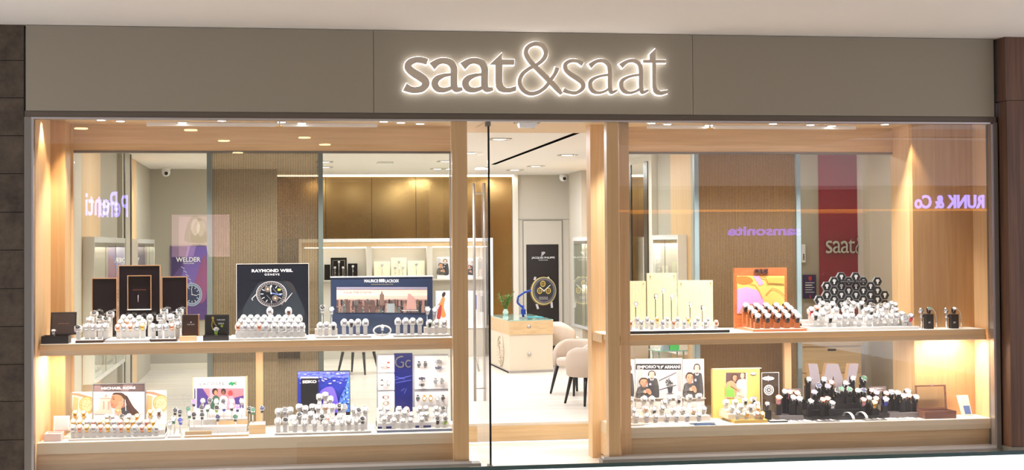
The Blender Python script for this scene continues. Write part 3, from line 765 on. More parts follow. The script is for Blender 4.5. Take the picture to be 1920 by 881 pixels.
CY0, czs, cz0 = back_cabinet()
def mini_board(px0, px1, py0, Y, zb, m, label, trim=None, rods=0, nm='display_board', art=None):
    a, b = X(px0, Y), X(px1, Y); zt = ZZ((px0+px1)/2, py0, Y)
    o = empty(nm, ((a+b)/2, Y, zb), label, 'display board')
    BX(a, b, Y, Y+.03, zb, zt).build('panel', m, o)
    if trim:
        mb = MB(); t = .012
        mb.box(a+.03, b-.03, Y-.006, Y, zt-.04-t, zt-.04); mb.box(a+.03, b-.03, Y-.006, Y, zb+.06, zb+.06+t)
        mb.box(a+.03, a+.03+t, Y-.006, Y, zb+.06+t, zt-.04-t); mb.box(b-.03-t, b-.03, Y-.006, Y, zb+.06+t, zt-.04-t); mb.build('trim', trim, o)
    for k in range(rods):
        x = a+(b-a)*(k+1)/(rods+1); h = (zt-zb)*(.75 if k == rods//2 else .5)
        MB().bar((x, Y-.05, zb), (x, Y-.05, zb+h), .004, m=chrome).lathe([(.02, -.006), (.024, 0), (.02, .006)], (x, Y-.05, zb+h+.02), axis='y', m=steel).build('watch_rod', None, o)
    if art: art(o, Y, px0, px1, py0)
    return o
def face(p, cx, cy, w_, h, sk, sh, hr, turn=0.0, long=False):
    """printed head: egg outline with hair, shaded side, brows, eyes, nose, lips"""
    f = lambda u, v: (cx+u*w_/2, cy+v*h/2)
    if long: p.poly([f(*q) for q in ((-1.25, .55), (-1.35, -.2), (-.9, -1.1), (0, -1.38), (.9, -1.1), (1.35, -.2), (1.25, .55), (.8, .3), (-.8, .3))], hr, True)
    else: p.poly([f(*q) for q in ((-1.08, .05), (-1.15, -.6), (-.7, -1.25), (0, -1.4), (.75, -1.22), (1.15, -.6), (1.08, .05), (0, -.3))], hr, True)
    p.poly([f(*q) for q in ((-.45, .6), (.45, .6), (.5, 1.35), (-.5, 1.35))], sh)
    p.poly([f(*q) for q in ((-.92, -.35), (-.62, -.86), (0, -.98), (.62, -.86), (.92, -.35), (.88, .25), (.55, .78), (.15, 1.0), (-.15, 1.0), (-.55, .78), (-.88, .25))], sk, True)
    p.poly([f(*q) for q in ((.92, -.35), (.88, .25), (.55, .78), (.15, .98), (.42, .5), (.6, 0), (.55, -.5))], sh, True)
    t = turn
    for k in (-1, 1):
        p.line(*f(k*.5-.18+t, -.24), *f(k*.5+.18+t, -.26), h*.035, hr)
        p.line(*f(k*.44-.13+t, -.06), *f(k*.44+.13+t, -.06), h*.04, ink)
    p.poly([f(.04+t, -.05), f(.16+t, .3), f(-.1+t, .33)], sh)
    p.line(*f(-.24+t, .55), *f(.24+t, .55), h*.05, M('print_lip', (164, 92, 84), .6)); p.line(*f(-.2+t, .86), *f(.2+t, .88), h*.03, sh)
def fashion(o, Y, x0, x1, y0, y1=None):
    """grey printed photo of a seated man and a woman with short hair behind him"""
    y1 = y1 or y0+(x1-x0)*1.7; w_, h = x1-x0, y1-y0; f = lambda u, v: (x0+w_*u, y0+h*v)
    sh_ = M('print_shade_skin', (168, 116, 92), .6); sh2 = M('print_shade_skin2', (196, 158, 136), .6)
    jk = M('print_jacket', (70, 68, 66), .6); jk2 = M('print_jacket_fold', (92, 90, 90), .6)
    p = Print(Y-.001)
    p.rect(x0+w_*.03, y0+h*.03, x1-w_*.03, y1-h*.02, lgrey); p.rect(x0+w_*.03, y0+h*.03, x0+w_*.3, y1-h*.02, M('print_wall_grey', (186, 180, 180), .6))
    p.poly([f(*q) for q in ((.5, .36), (.6, .33), (.8, .33), (.93, .42), (.97, .98), (.45, .98), (.5, .6))], darkgrey, True)
    p.poly([f(*q) for q in ((.8, .4), (.93, .46), (.95, .9), (.84, .8))], jk, True)
    face(p, *f(.68, .21), w_*.25, h*.19, skin2, sh2, hair, -.05, True)
    p.poly([f(*q) for q in ((.58, .34), (.68, .38), (.78, .34), (.73, .41), (.68, .39), (.63, .41))], paper)
    p.poly([f(*q) for q in ((.04, .7), (.14, .61), (.3, .6), (.5, .62), (.62, .72), (.7, .98), (.04, .98))], jk, True)
    p.poly([f(*q) for q in ((.1, .68), (.2, .64), (.16, .95), (.06, .95))], jk2, True); p.line(*f(.32, .64), *f(.34, .74), w_*.02, jk2)
    face(p, *f(.33, .475), w_*.34, h*.23, skin, sh_, hair, .06)
    p.poly([f(*q) for q in ((.05, .77), (.2, .74), (.4, .73), (.5, .76), (.46, .82), (.25, .83), (.05, .85))], jk2, True); p.poly([f(*q) for q in ((.3, .745), (.42, .73), (.5, .76), (.46, .82), (.32, .815))], skin, True)
    p.poly([f(*q) for q in ((.42, .7), (.5, .68), (.58, .69), (.66, .78), (.64, .86), (.56, .87), (.48, .8))], skin, True)
    for k in range(4): p.line(*f(.455+.035*k, .71), *f(.49+.035*k, .8), .012*w_, sh_)
    p.line(*f(.38, .725), *f(.4, .82), w_*.035, lgrey); p.rect(*f(.57, .5), *f(.65, .56), paper); p.rect(*f(.59, .515), *f(.63, .545), darkgrey)
    p.build('printed_photo', o)
mY = YG-.25
mini_board(608, 619, 496, mY, czs, black, 'small black board at the reeded glass edge on the far showcase shelf', rods=0)
mini_board(620, 650, 483, mY-.02, czs, black, 'black framed board with silver outline on the far showcase shelf', trim=chrome, rods=3)
mini_board(652, 670, 494, mY, czs, black, 'small plain black board right beside the framed one on the far showcase shelf', rods=1)
mini_board(701, 731, 490, mY, czs, creamb, 'cream board on the far showcase shelf, on the divider side of the tall cream one', rods=1)
mini_board(733, 762, 483, mY-.02, czs, creamb, 'tallest cream board in the middle of three on the far showcase shelf', rods=3)
mini_board(764, 796, 489, mY, czs, creamb, 'cream board on the far showcase shelf, on the doorway side of the tall cream one', rods=1)
mini_board(819, 843, 482, mY, czs, paper, 'white board with grey couple photo on the far shelf beside the oak window end', art=lambda o, Y, a, b, c: fashion(o, Y, a, b-1, c+1, 515))
mini_board(876, 889, 484, mY, czs, paper, 'white photo board on the far shelf just behind the glass door leaf', art=lambda o, Y, a, b, c: fashion(o, Y, a, b, c+4, 515))
mini_board(892, 910, 482, mY, czs, paper, 'white photo board of a standing figure behind the door pull bars', art=lambda o, Y, a, b, c: Print(Y-.001).rect(896, 486, 904, 518, darkgrey).ell(900, 487, 2.6, 4, hair).ell(900, 488, 1.6, 2.6, skin2).rect(898, 505, 902, 518, skin2).build('printed_photo', o))
def sporty(o, Y, a, b, c):
    Print(Y-.001).rect(a+1, c+2, b-1, 596, M('print_pale_sky', (220, 226, 244), .6)).poly([(a+8, 572), (a+14, 556), (a+18, 560), (a+16, 576), (a+20, 592), (a+12, 594)], orangep, True).poly([(a+6, 578), (a+12, 572), (a+10, 596), (a+3, 596)], redp, True).ell(a+16, 552, 3, 5, hair, .4).line(a+14, 562, a+6, 572, 2, skin).build('printed_photo', o)
mini_board(816, 843, 545, mY, cz0, paper, 'white board with orange clad runner photo on the lower far shelf', art=sporty)
mini_board(876, 912, 545, mY, cz0, paper, 'white board with blue and red prints on the lower far shelf behind the door', art=lambda o, Y, a, b, c: Print(Y-.001).rect(a+2, c+3, a+10, 598, pinkp).rect(a+12, c+8, a+18, 580, blue1).rect(a+20, c+4, b-2, 585, lgrey).rect(a+24, c+10, a+30, 585, darkgrey).build('printed_photo', o))

def side_cabinet(x, s, ya, yb, z0, z1, label, items):
    """showcase on a side wall; s=+1: opens towards +x"""
    o = empty('showcase', (x, (ya+yb)/2, z0), label, 'cabinet'); d = .12*s; e = .04
    mb = MB()
    mb.box(x+.002*s, x+d, ya, yb, z0-.05, z0); mb.box(x+.002*s, x+d, ya, yb, z1, z1+.06); mb.box(x+.002*s, x+d, ya, ya+e, z0, z1); mb.box(x+.002*s, x+d, yb-e, yb, z0, z1); mb.build('frame', whitegl, o)
    BX(x+.003*s, x+.012*s, ya+e, yb-e, z0, z1).build('back_panel', M('showcase_lining', (216, 200, 190), .6), o)
    zm = (z0+z1)/2; BX(x+.013*s, x+d*.8, ya+e, yb-e, zm-.015, zm).build('shelf_board', cabback, o)
    BX(x+d*.85, x+d*.95, ya+e, yb-e, z1-.05, z1).build('dark_top_rail', M('rail_dark', (80, 70, 62), .5), o)
    n = max(2, int((yb-ya)/.9)); door = BX(x+d*.97, x+d*.99, ya+e, yb-e, z0, z1).build('glass_front', clear_b, o)
    for k in range(1, n): BX(x+d*.965, x+d*1.0, ya+(yb-ya)*k/n-.01, ya+(yb-ya)*k/n+.01, z0, z1).build('glass_joint', alu_d, door)
    BX(x+d*.4, x+d*.5, ya+e, yb-e, z1-.02, z1-.002).build('led_strip', lampm, o)
    light('showcase_light', 'AREA', (x+d*.5, (ya+yb)/2, z1-.03), 2.5*(yb-ya), (1, .96, .9), .05, yb-ya-.1)
    light('showcase_light', 'AREA', (x+d*.5, (ya+yb)/2, zm-.03), 2.5*(yb-ya), (1, .96, .9), .05, yb-ya-.1)
    for j, (t, hz, mm, lb, hh, ww) in enumerate(items):
        zb = z0 if hz == 0 else zm; y = ya+(yb-ya)*t
        q = empty('display_board', (x+d*.4, y, zb), lb, 'display board')
        BX(x+d*.35, x+d*.42, y-ww/2, y+ww/2, zb, zb+hh).build('panel', mm, q)
        BX(x+d*.42, x+d*.75, y-ww/2, y+ww/2, zb, zb+.03).build('tray', white, q)
        for k in range(4):
            MB().lathe([(.02, -.005), (.024, .0), (.02, .005)], (x+d*.6, y-ww/2+ww*(k+.5)/4, zb+.055), axis='x', m=steel).bar((x+d*.6, y-ww/2+ww*(k+.5)/4, zb+.03), (x+d*.6, y-ww/2+ww*(k+.5)/4, zb+.055), .012, m=ink).build('small_watch', None, q)
    return o
zq0, zq1 = .78, 2.2
side_cabinet(XL, 1, yl(170), yl(228), zq0, zq1, 'white framed glass showcase on the side wall behind the dark mirror boards',
    [(.15, 1, creamb, 'cream board on the upper shelf of the side wall showcase, nearest the window', .3, .5), (.45, 1, pinkp, 'pink board on the upper shelf in the middle of the side wall showcase', .3, .45), (.8, 1, lgrey, 'grey board on the upper shelf of the side wall showcase, nearest the pilaster', .34, .5),
     (.2, 0, paper, 'white board on the lower shelf of the side wall showcase, nearest the window', .25, .6), (.6, 0, creamb, 'cream board on the lower shelf of the side wall showcase, toward the pilaster', .25, .6)])
side_cabinet(XL, 1, yl(252), yl(284), zq0, zq1, 'white framed glass showcase on the side wall between pilaster and purple poster',
    [(.3, 1, paper, 'white board on the upper shelf of the showcase beyond the pilaster', .35, .5), (.7, 1, lgrey, 'grey board on the upper shelf of the showcase beyond the pilaster, farther one', .3, .5)])
side_cabinet(XR, -1, yr(1104)-1.5, yr(1084)-.3, zq0, zq1, 'white framed glass showcase on the far side wall near the watch poster door',
    [(.3, 1, lgrey, 'grey board in the showcase seen through the doorway on its upper shelf', .4, .5), (.4, 0, creamb, 'cream board in the showcase seen through the doorway on its lower shelf', .3, .5)])
side_cabinet(XR, -1, yr(1196), yr(1158), zq0, zq1, 'white framed glass showcase beside the mirror pilaster, behind the cream fluted boards',
    [(.25, 1, lgrey, 'grey board beside the mirror pilaster in the wall showcase', .4, .4), (.7, 1, ink, 'black board in the wall showcase behind the cream fluted boards', .42, .3)])
side_cabinet(XR, -1, yr(1302), yr(1250), zq0, zq1, 'white framed glass showcase between mirror pilaster and the blue grey glass edge',
    [(.3, 1, creamb, 'cream board in the wall showcase next to the blue grey glass edge', .42, .3), (.7, 1, creamb, 'cream board in the wall showcase toward the mirror pilaster', .36, .3)])

# ------------------------------------------------------------------ posters inside
def poster(nm, px0, px1, py0, py1, Y, mm, label, art):
    a, b = P(px0, py1, Y), P(px1, py0, Y); o = empty(nm, ((a.x+b.x)/2, Y, a.z), label, 'poster')
    BX(a.x, b.x, Y, Y+.02, a.z, b.z).build('poster_panel', mm, o); p = Print(Y-.001); art(p); p.build('print', o); return o
def dial(p, cx, cy, r, ring, face, hands, sq=1.0, rot=0):
    p.ell(cx, cy, r, r*sq, ring); p.ell(cx, cy, r*.9, r*.9*sq, ink); p.ell(cx, cy, r*.86, r*.86*sq, ring); p.ell(cx, cy, r*.74, r*.74*sq, face)
    for k in range(12):
        a = k*PI/6; p.line(cx+r*.54*math.cos(a), cy+r*.54*math.sin(a)*sq, cx+r*.7*math.cos(a), cy+r*.7*math.sin(a)*sq, r*.06, hands)
    p.line(cx, cy, cx+r*.5, cy+r*.12, r*.06, hands); p.line(cx, cy, cx-r*.05, cy-r*.62, r*.05, hands); p.ell(cx, cy, r*.06, r*.06, hands)
def jp(p):
    G = M('print_gold', (200, 170, 80), .5); w_ = wtxt
    p.text('JP', 1014.5, 472, 1022, 480, w_, .01); p.text('JACQUES PHILIPPE', 997, 481, 1040, 486, w_, .01); p.text('SWISS MADE', 1010, 486.5, 1027, 488.5, w_)
    for x0, y0, x1, y1 in ((1004, 519, 1002, 525), (1027, 519, 1030, 525), (1006, 570, 1009, 579), (1034, 566, 1035, 577)): p.line(x0, y0, x1, y1, 4, lgrey)
    p.ell(1018.4, 546, 24.5, 27, M('print_dim_gold', (120, 100, 60), .5)); p.ell(1019.4, 545, 23.5, 26, M('print_pale_gold', (216, 198, 130), .5)); p.ell(1020, 545, 21.8, 24.4, M('print_umber', (70, 58, 40), .5)); p.ell(1020, 545, 21, 23.5, greyp); p.ell(1020, 545, 18, 20.5, darkgrey); p.ell(1020, 545, 15, 17.5, M('print_ink_grey', (44, 42, 44), .5))
    for x, y in ((1012, 545), (1028, 545), (1018, 532)): p.ell(x, y, 5, 6, G); p.ell(x, y, 3.2, 4, ink); p.line(x-4, y, x+4, y, .9, G); p.line(x, y-5, x, y+5, .9, G)
    for k in range(9): p.line(1011+k*1.9, 556, 1012+k*1.9, 562, .5, lgrey)
    p.line(1020, 545, 1032, 534, 1.2, wtxt); p.line(1020, 545, 1012, 538, 1.2, wtxt); p.ell(1020, 545, 1.4, 1.6, wtxt)
poster('watch_poster', 988, 1047, 458, 628, YG-.03, M('poster_black', (28, 20, 20), .4), 'tall black poster of a gold skeleton watch on the back door', jp)
def welder(p):
    p.poly([(322, 462), (354, 462), (338, 500), (322, 520)], M('print_dark_violet', (60, 44, 100), .5)); 
    p.poly([(352, 462), (388, 462), (386, 540), (350, 578), (330, 570)], M('print_violet', (120, 96, 176), .5)); p.poly([(374, 500), (386, 480), (386, 560), (360, 560)], M('print_red_violet', (150, 84, 130), .5), True)
    for k in range(7): p.line(340+k*4, 500+k*7, 346+k*4, 504+k*7, 1.5, M('print_pale_violet', (180, 190, 230), .5))
    p.text('WELDER', 330, 482, 376, 491, wtxt, .02); p.text('ENGLAND', 344, 492, 364, 495, wtxt)
    dial(p, 360, 552, 19, M('print_steel_blue', (170, 186, 210), .5), M('print_night', (40, 50, 90), .5), wtxt, 1.15)
poster('watch_poster', 320, 388, 461, 600, YL-.03, M('poster_violet', (90, 66, 128), .4), 'purple watch poster on the grey back wall behind the dark mirror boards', welder)
def notice(p):
    p.poly([(1516, 518), (1522, 518), (1522, 524), (1519, 527), (1516, 524)], redp)
    for k in range(5): p.line(1510, 530+k*4.4, 1527-(k%2)*4, 530+k*4.4, 1.1 if k != 1 else 1.8, wtxt)
    p.ell(1519, 556, 1.5, 3, redp)
poster('notice_sign', 1506, 1530, 515, 560, YP-.03, M('notice_blue', (30, 30, 92), .3), 'small dark blue notice sign on the wall beside the red panel', notice)
poster('wall_keypad', 1504, 1510, 458, 492, YP-.03, paper, 'narrow white keypad panel on the wall above the blue notice', lambda p: [p.rect(1505.5, 476+3*k, 1508.5, 478+3*k, ink) for k in range(4)] and p)
# drawer cabinet behind the right window
def drawers():
    Y = 2.6; a, b = X(1500, Y), X(1612, Y); zt = ZZ(1560, 643, Y)
    o = empty('drawer_cabinet', ((a+b)/2, Y+.3, FZ), 'light oak drawer cabinet in front of the dark red panel', 'cabinet')
    BX(a, b, Y, YP-.22, FZ, zt-.03).build('carcass', wood_h, o); BX(a-.02, b+.02, Y-.02, YP-.21, zt-.03, zt).build('top_board', wood_h, o)
    for k in range(3):
        z1 = zt-.05-k*.3; d = BX(a+.01, b-.01, Y-.018, Y, z1-.285, z1).build('drawer', wood_h, o); BX((a+b)/2-.05, (a+b)/2+.05, Y-.022, Y-.017, z1-.04, z1-.015).build('finger_pull', blackm, d)
drawers()
# glass shelf with small green box
def gshelf():
    Y = 1.6; a, b = X(1228, Y), X(1288, Y); z = ZZ(1258, 657, Y)
    o = empty('glass_side_table', ((a+b)/2, Y+.15, FZ), 'green edged glass side table behind the fashion photo boards', 'table')
    BX(a, b, Y, Y+.34, z-.012, z).build('glass_top', M('green_tinted_glass_top'), o)
    for x, y in ((a+.04, Y+.04), (b-.04, Y+.04), (a+.04, Y+.3), (b-.04, Y+.3)): MB().bar((x, y, 0.0), (x, y, z-.012), .009).build('leg', chrome, o)
    x0, x1 = X(1257, Y), X(1274, Y)
    g = empty('gift_box', ((x0+x1)/2, Y+.12, z), 'small bright green box standing on the glass side table', 'box')
    BX(x0, x1, Y+.05, Y+.16, z, z+.075).build('box_body', M('bright_green_card', (90, 216, 120), .5), g); BX(x0-.002, x1+.002, Y+.048, Y+.162, z+.075, z+.087).build('lid', paper, g)
    x0, x1 = X(1243, Y), X(1256, Y); tag(MB().hexa([(x0, Y+.06, z), (x1, Y+.06, z), (x1, Y+.16, z), (x0, Y+.16, z)], [(x0+.02, Y+.08, z+.07), (x1, Y+.08, z+.085), (x1, Y+.15, z+.085), (x0+.02, Y+.15, z+.07)]).build('folded_pouch', M('grey_blue_cloth', (150, 160, 176), .8)), 'grey blue folded pouch beside the bright green box', 'pouch')
gshelf()
# ================================================================== WINDOW DISPLAYS
LEATHER = {'black': (26, 26, 28), 'brown': (104, 62, 40), 'blue': (58, 70, 190), 'navy': (34, 44, 90), 'green': (36, 110, 76), 'white': (240, 240, 240), 'red': (214, 52, 56), 'pink': (240, 170, 176), 'grey': (120, 122, 128), 'beige': (226, 200, 170), 'lime': (150, 190, 60), 'violet': (150, 110, 210)}
def lm(k): return {'steel': steel, 'gold': goldw, 'rose': rosew}.get(k) or M('strap_'+k, LEATHER[k], .5)
def dm(k): return M('dial_'+k, LEATHER[k], .3)
# look: strap, case, dial, words
LOOK = {'s': ('steel', 'steel', 'white', 'silver watch'), 'sb': ('steel', 'steel', 'black', 'silver black-faced watch'), 'sn': ('steel', 'steel', 'navy', 'silver blue-faced watch'),
 'g': ('gold', 'gold', 'white', 'gold watch'), 'r': ('rose', 'rose', 'white', 'rose gold watch'), 'w': ('white', 'steel', 'white', 'white strapped watch'),
 'k': ('black', 'steel', 'white', 'black strapped pale-faced watch'), 'kk': ('black', 'steel', 'black', 'black strapped dark-faced watch'), 'kb': ('black', 'steel', 'navy', 'black strapped blue-faced watch'),
 'b': ('blue', 'steel', 'white', 'blue strapped watch'), 'bb': ('blue', 'steel', 'blue', 'all blue watch'), 'n': ('navy', 'steel', 'violet', 'navy strapped watch'),
 'gr': ('green', 'steel', 'white', 'green strapped watch'), 'gg': ('green', 'steel', 'green', 'all green watch'), 'kg': ('black', 'steel', 'green', 'black strapped green-faced watch'),
 'rd': ('red', 'steel', 'white', 'red ringed watch'), 'p': ('pink', 'rose', 'pink', 'pink watch'), 'kp': ('black', 'rose', 'pink', 'black strapped pink-faced watch'), 'kv': ('black', 'steel', 'violet', 'black strapped violet-faced watch'),
 'br': ('brown', 'steel', 'white', 'brown strapped watch'), 'gy': ('grey', 'steel', 'white', 'grey strapped watch'), 'be': ('beige', 'rose', 'white', 'beige strapped watch'), 'lg': ('lime', 'steel', 'black', 'lime strapped dark-faced watch'),
 'ws': ('steel', 'steel', 'grey', 'silver grey-faced watch')}
_wm = {}
def wmesh(look):
    """three meshes of one watch: strap loop around the x axis, case facing -y, dial"""
    if look in _wm: return _wm[look]
    st, ca, di, _ = LOOK[look]; res = []
    def mk(mb, n):
        me = bpy.data.meshes.new(n); me.from_pydata(mb.v, [], mb.f)
        for m in mb.mats: me.materials.append(m)
        me.polygons.foreach_set('material_index', mb.mi); me.polygons.foreach_set('use_smooth', mb.sm); me.update(); return me
    N = 20; mb = MB(); vs = []; fs = []
    for k in range(N):
        t = 2*PI*k/N; wd = .0115 if math.cos(t) > 0 else .0085      # wider next to the case
        for x, r in ((-wd, 1.0), (wd, 1.0), (wd, .9), (-wd, .9)):
            vs.append((x, -.026*r*math.cos(t), .031*r*math.sin(t)))
    for k in range(N):
        for j in range(4):
            a, b = k*4+j, k*4+(j+1) % 4; c = ((k+1) % N)*4
            fs.append((a, c+j, c+(j+1) % 4, b))
    mb.add(vs, fs, lm(st), False); res.append(('strap', mk(mb, 'strap')))
    mb = MB(); cm = lm(ca)
    mb.lathe([(.015, -.022), (.0185, -.025), (.021, -.029), (.0212, -.034), (.019, -.037), (.0172, -.0375), (.0168, -.035)], axis='y', n=20, m=cm)
    mb.bar((.021, -.031, 0), (.0255, -.031, 0), .003, m=cm, n=6)
    for sx in (-1, 1):
        for sz in (-1, 1): mb.bar((sx*.011, -.029, sz*.015), (sx*.011, -.025, sz*.0245), .003, m=cm, n=6)
    res.append(('case', mk(mb, 'case')))
    mb = MB(); d = dm(di); hm = dm('black') if di in ('white', 'pink') else dm('white')
    mb.lathe([(.0166, -.0355), (.0166, -.0352)], axis='y', n=20, m=d, smooth=False)
    y = -.0360
    def hand(a, r0, r1, w_):
        c, s = math.cos(a), math.sin(a); mb.add([(c*r0-s*w_, y, s*r0+c*w_), (c*r1-s*w_, y, s*r1+c*w_), (c*r1+s*w_, y, s*r1-c*w_), (c*r0+s*w_, y, s*r0-c*w_)], [(0, 1, 2, 3)], hm)
    hand(2.3, -.002, .009, .0008); hand(.6, -.002, .013, .0006)
    for k in range(12): hand(k*PI/6, .0125, .0152, .0005)
    res.append(('dial', mk(mb, 'dial')))
    _wm[look] = res; return res
ORD = 'first second third fourth fifth sixth seventh eighth ninth tenth eleventh twelfth thirteenth fourteenth fifteenth sixteenth seventeenth eighteenth'.split()
def watch(loc, look, tilt, label, group, scale=1.0, yaw=0, base=.034):
    o = bpy.data.objects.new('wristwatch', None); COL.objects.link(o); o.location = loc; o.rotation_euler = (-tilt, 0, yaw); o.scale = (scale,)*3; o.empty_display_size = .02
    tag(o, label, 'watch', group)
    for n, me in wmesh(look):
        c = bpy.data.objects.new(n, me); COL.objects.link(c); c.parent = o
    return o
cushm = M('cushion_white', (246, 244, 242), .6)
_cush = {}
def cushion_mesh(m, kind):
    k = (m.name, kind)
    if k in _cush: return _cush[k]
    mb = MB(); 
    if kind == 'pillow': prof = [(.35, -.027), (.72, -.024), (.86, -.013), (.88, 0), (.86, .013), (.72, .024), (.35, .027)]
    elif kind == 'wide': prof = [(.6, -.03), (.85, -.028), (.88, -.013), (.88, 0), (.88, .013), (.85, .028), (.6, .03)]
    else: prof = [(.86, -.007), (.88, 0), (.86, .007)]
    N = 14; vs = []; fs = []
    for r, x in prof:
        for t in range(N):
            a = 2*PI*t/N; vs.append((x, -.0255*r*math.cos(a), .0305*r*math.sin(a)))
    for j in range(len(prof)-1):
        for t in range(N): a, b = j*N+t, j*N+(t+1) % N; fs.append((a, a+N, b+N, b))
    fs += [tuple(range(N)), tuple(range(len(prof)*N-1, (len(prof)-1)*N-1, -1))]
    me = bpy.data.meshes.new('cushion'); me.from_pydata(vs, [], fs); me.materials.append(m)
    me.polygons.foreach_set('use_smooth', [True]*len(fs)); me.update(); _cush[k] = me; return me
def holder(stand, p, tz, m, kind, tilt, yaw=0, scale=1.0, blockm=None):
    W = Vector(stand['_w']); me = cushion_mesh(m, {'pillow': 'pillow', 'block': 'clip', 'clip': 'clip', 'wide': 'wide'}[kind])
    c = bpy.data.objects.new('cushion', me); COL.objects.link(c); c.parent = stand; c.location = Vector(p)-W; c.rotation_euler = (-tilt, 0, yaw); c.scale = (scale,)*3
    b = p[2]-.027*scale
    if b-tz > .004:
        mb = MB()
        if kind == 'block': mb.box(p[0]-.017*scale, p[0]+.017*scale, p[1]-.012*scale, p[1]+.018*scale, tz, b+.004)
        elif kind in ('pillow', 'wide'): mb.box(p[0]-.016*scale, p[0]+.016*scale, p[1]-.006, p[1]+.016, tz, b+.004)
        else: mb.bar((p[0], p[1]+.006, tz), (p[0], p[1]+.006, b), .0055 if kind != 'clip' else .004)
        mb.build('wooden_block' if (kind == 'block' and blockm is wood_red) else ('block' if kind == 'block' else 'post'), blockm or m, stand)
def build_set(stand, items, tz, tilt, where, group, kind='pillow', hm=None, blockm=None, Yr=(.3, .62), scale=1.0, mod=None, rows=3, sh=None):
    """items: (photo x, photo y, look). Depth follows the height in the photo: higher ones stand farther back."""
    scale *= 1.18; hm = hm or cushm; ys = [it[1] for it in items]; y0, y1 = min(ys), max(ys); rr = []
    for it in items:
        px, py, lk = it[:3]; t = 0 if y1 == y0 else (y1-py)/(y1-y0)
        Y = it[3] if len(it) > 3 and it[3] else Yr[0]+(Yr[1]-Yr[0])*t
        row = 0 if rows == 1 or (rows == 2 and t < .5) or (rows == 3 and t < .34) else (1 if rows == 3 and t < .67 else 2)
        rr.append([px, py, lk, Y, row])
    for row in (0, 1, 2):
        mem = sorted([r for r in rr if r[4] == row])
        for k, (px, py, lk, Y, _) in enumerate(mem):
            p = P(px, py, Y); ps = p.copy(); T = tilt
            z = tz(Y) if callable(tz) else tz
            if p.z < z+.031*scale: p.z = z+.031*scale
            yaw = random.uniform(-.12, .12)
            rn = ('front', 'middle', 'back')[row] if rows > 1 else 'single'
            lab = '%s, %s from left in %s row %s' % (LOOK[lk][3], ORD[k] if k < len(ORD) else 'last', rn, where)
            if rows == 1: lab = '%s, %s from left %s' % (LOOK[lk][3], ORD[k], where)
            if len(lab.split()) > 16: lab = lab.replace(' from left in ', ' in ')
            watch(p, lk, T, lab, group, scale, yaw); holder(stand, p, z, hm, kind, T, yaw, scale, blockm)
def tray(name, label, px0, px1, Y0, Y1, zb, h, m, edge=None, cat='display tray'):
    a, b = X(px0, Y0), X(px1, Y0); o = empty(name, ((a+b)/2, (Y0+Y1)/2, zb), label, cat); o['_y0'] = Y0
    BX(a, b, Y0, Y1, zb, zb+h).build('tray_plate', m, o, bevel=.002)
    if edge: BX(a-.002, b+.002, Y0-.004, Y0, zb+.002, zb+h-.002).build('front_strip', edge, o)
    return o
def bsurf(o, px0, px1, py0, Y, zb, m, nm='board_panel', th=.025, yoff=0):
    a, b = X(px0, Y, py0), X(px1, Y, py0); zt = ZZ((px0+px1)/2, py0, Y)
    return BX(a, b, Y, Y+th, zb, zt).build(nm, m, o)
def board(label, px0, px1, py0, Y, zb, m, cat='display board', nm='display_board', th=.025):
    a, b = X(px0, Y, py0), X(px1, Y, py0); o = empty(nm, ((a+b)/2, Y, zb), label, cat)
    bsurf(o, px0, px1, py0, Y, zb, m, th=th); return o
Z1, Z2 = SH+.0005, LO+.0035

# ---- open presentation boxes
def openbox(label, px0, px1, pyb, pyt, Y, zb, mo, mi, lidw=0, h=.07, glass=False, lid_tilt=.25, dep=.2):
    a, b = X(px0, Y), X(px1, Y); o = empty('watch_box', ((a+b)/2, Y+dep/2, zb), label, 'box'); zl = ZZ((px0+px1)/2, pyt, Y+dep)
    mb = MB(); t = .008
    mb.box(a, b, Y, Y+dep, zb, zb+.01); mb.box(a, b, Y, Y+t, zb+.01, zb+h); mb.box(a, b, Y+dep-t, Y+dep, zb+.01, zb+h); mb.box(a, a+t, Y+t, Y+dep-t, zb+.01, zb+h); mb.box(b-t, b, Y+t, Y+dep-t, zb+.01, zb+h)
    mb.build('box_base', mo, o); BX(a+t, b-t, Y+t, Y+dep-t, zb+.011, zb+h-.015).build('inner_cushion', mi, o)
    y = Y+dep; s = (zl-zb-h)*math.tan(lid_tilt); x0, x1 = a+.004+lidw, b-.004+lidw
    q = lambda x, z, off=0: (x, y+.002+s*(z-zb-h)/(zl-zb-h)+off, z)
    def slab(xa, xb, za, zb_, m, nm, d=.02, off=0):
        mb = MB(); mb.add([q(xa, za, off), q(xb, za, off), q(xb, zb_, off), q(xa, zb_, off), q(xa, za, off+d), q(xb, za, off+d), q(xb, zb_, off+d), q(xa, zb_, off+d)], [(0, 1, 2, 3), (7, 6, 5, 4), (0, 4, 5, 1), (1, 5, 6, 2), (2, 6, 7, 3), (3, 7, 4, 0)], m); return mb
    z0 = zb+h
    if glass:
        mb = MB()
        for r in ((x0, x1, z0, z0+.014), (x0, x1, zl-.014, zl), (x0, x0+.014, z0+.014, zl-.014), (x1-.014, x1, z0+.014, zl-.014)):
            w_ = slab(*r, mo, ''); mb.add(w_.v, w_.f, mo)
        lid = mb.build('lid', mo, o); slab(x0+.014, x1-.014, z0+.014, zl-.014, acrylic, '', .004, .008).build('lid_pane', acrylic, lid)
    else:
        lid = slab(x0, x1, z0, zl, mo, '').build('lid', mo, o)
        slab(x0+.014, x1-.014, z0+.01, zl-.014, mi, '', .004, -.0045).build('lid_lining', mi, lid)
    return o, (a+b)/2, zb+h, zl
o, cx, zt_, zl = openbox('open black presentation box with a silver watch beside the oak side wall', 77, 128, 637, 586, .14, Z1, M('black_leather_box', (44, 40, 40), .35), M('box_lining_brown', (64, 50, 46), .5), .045)
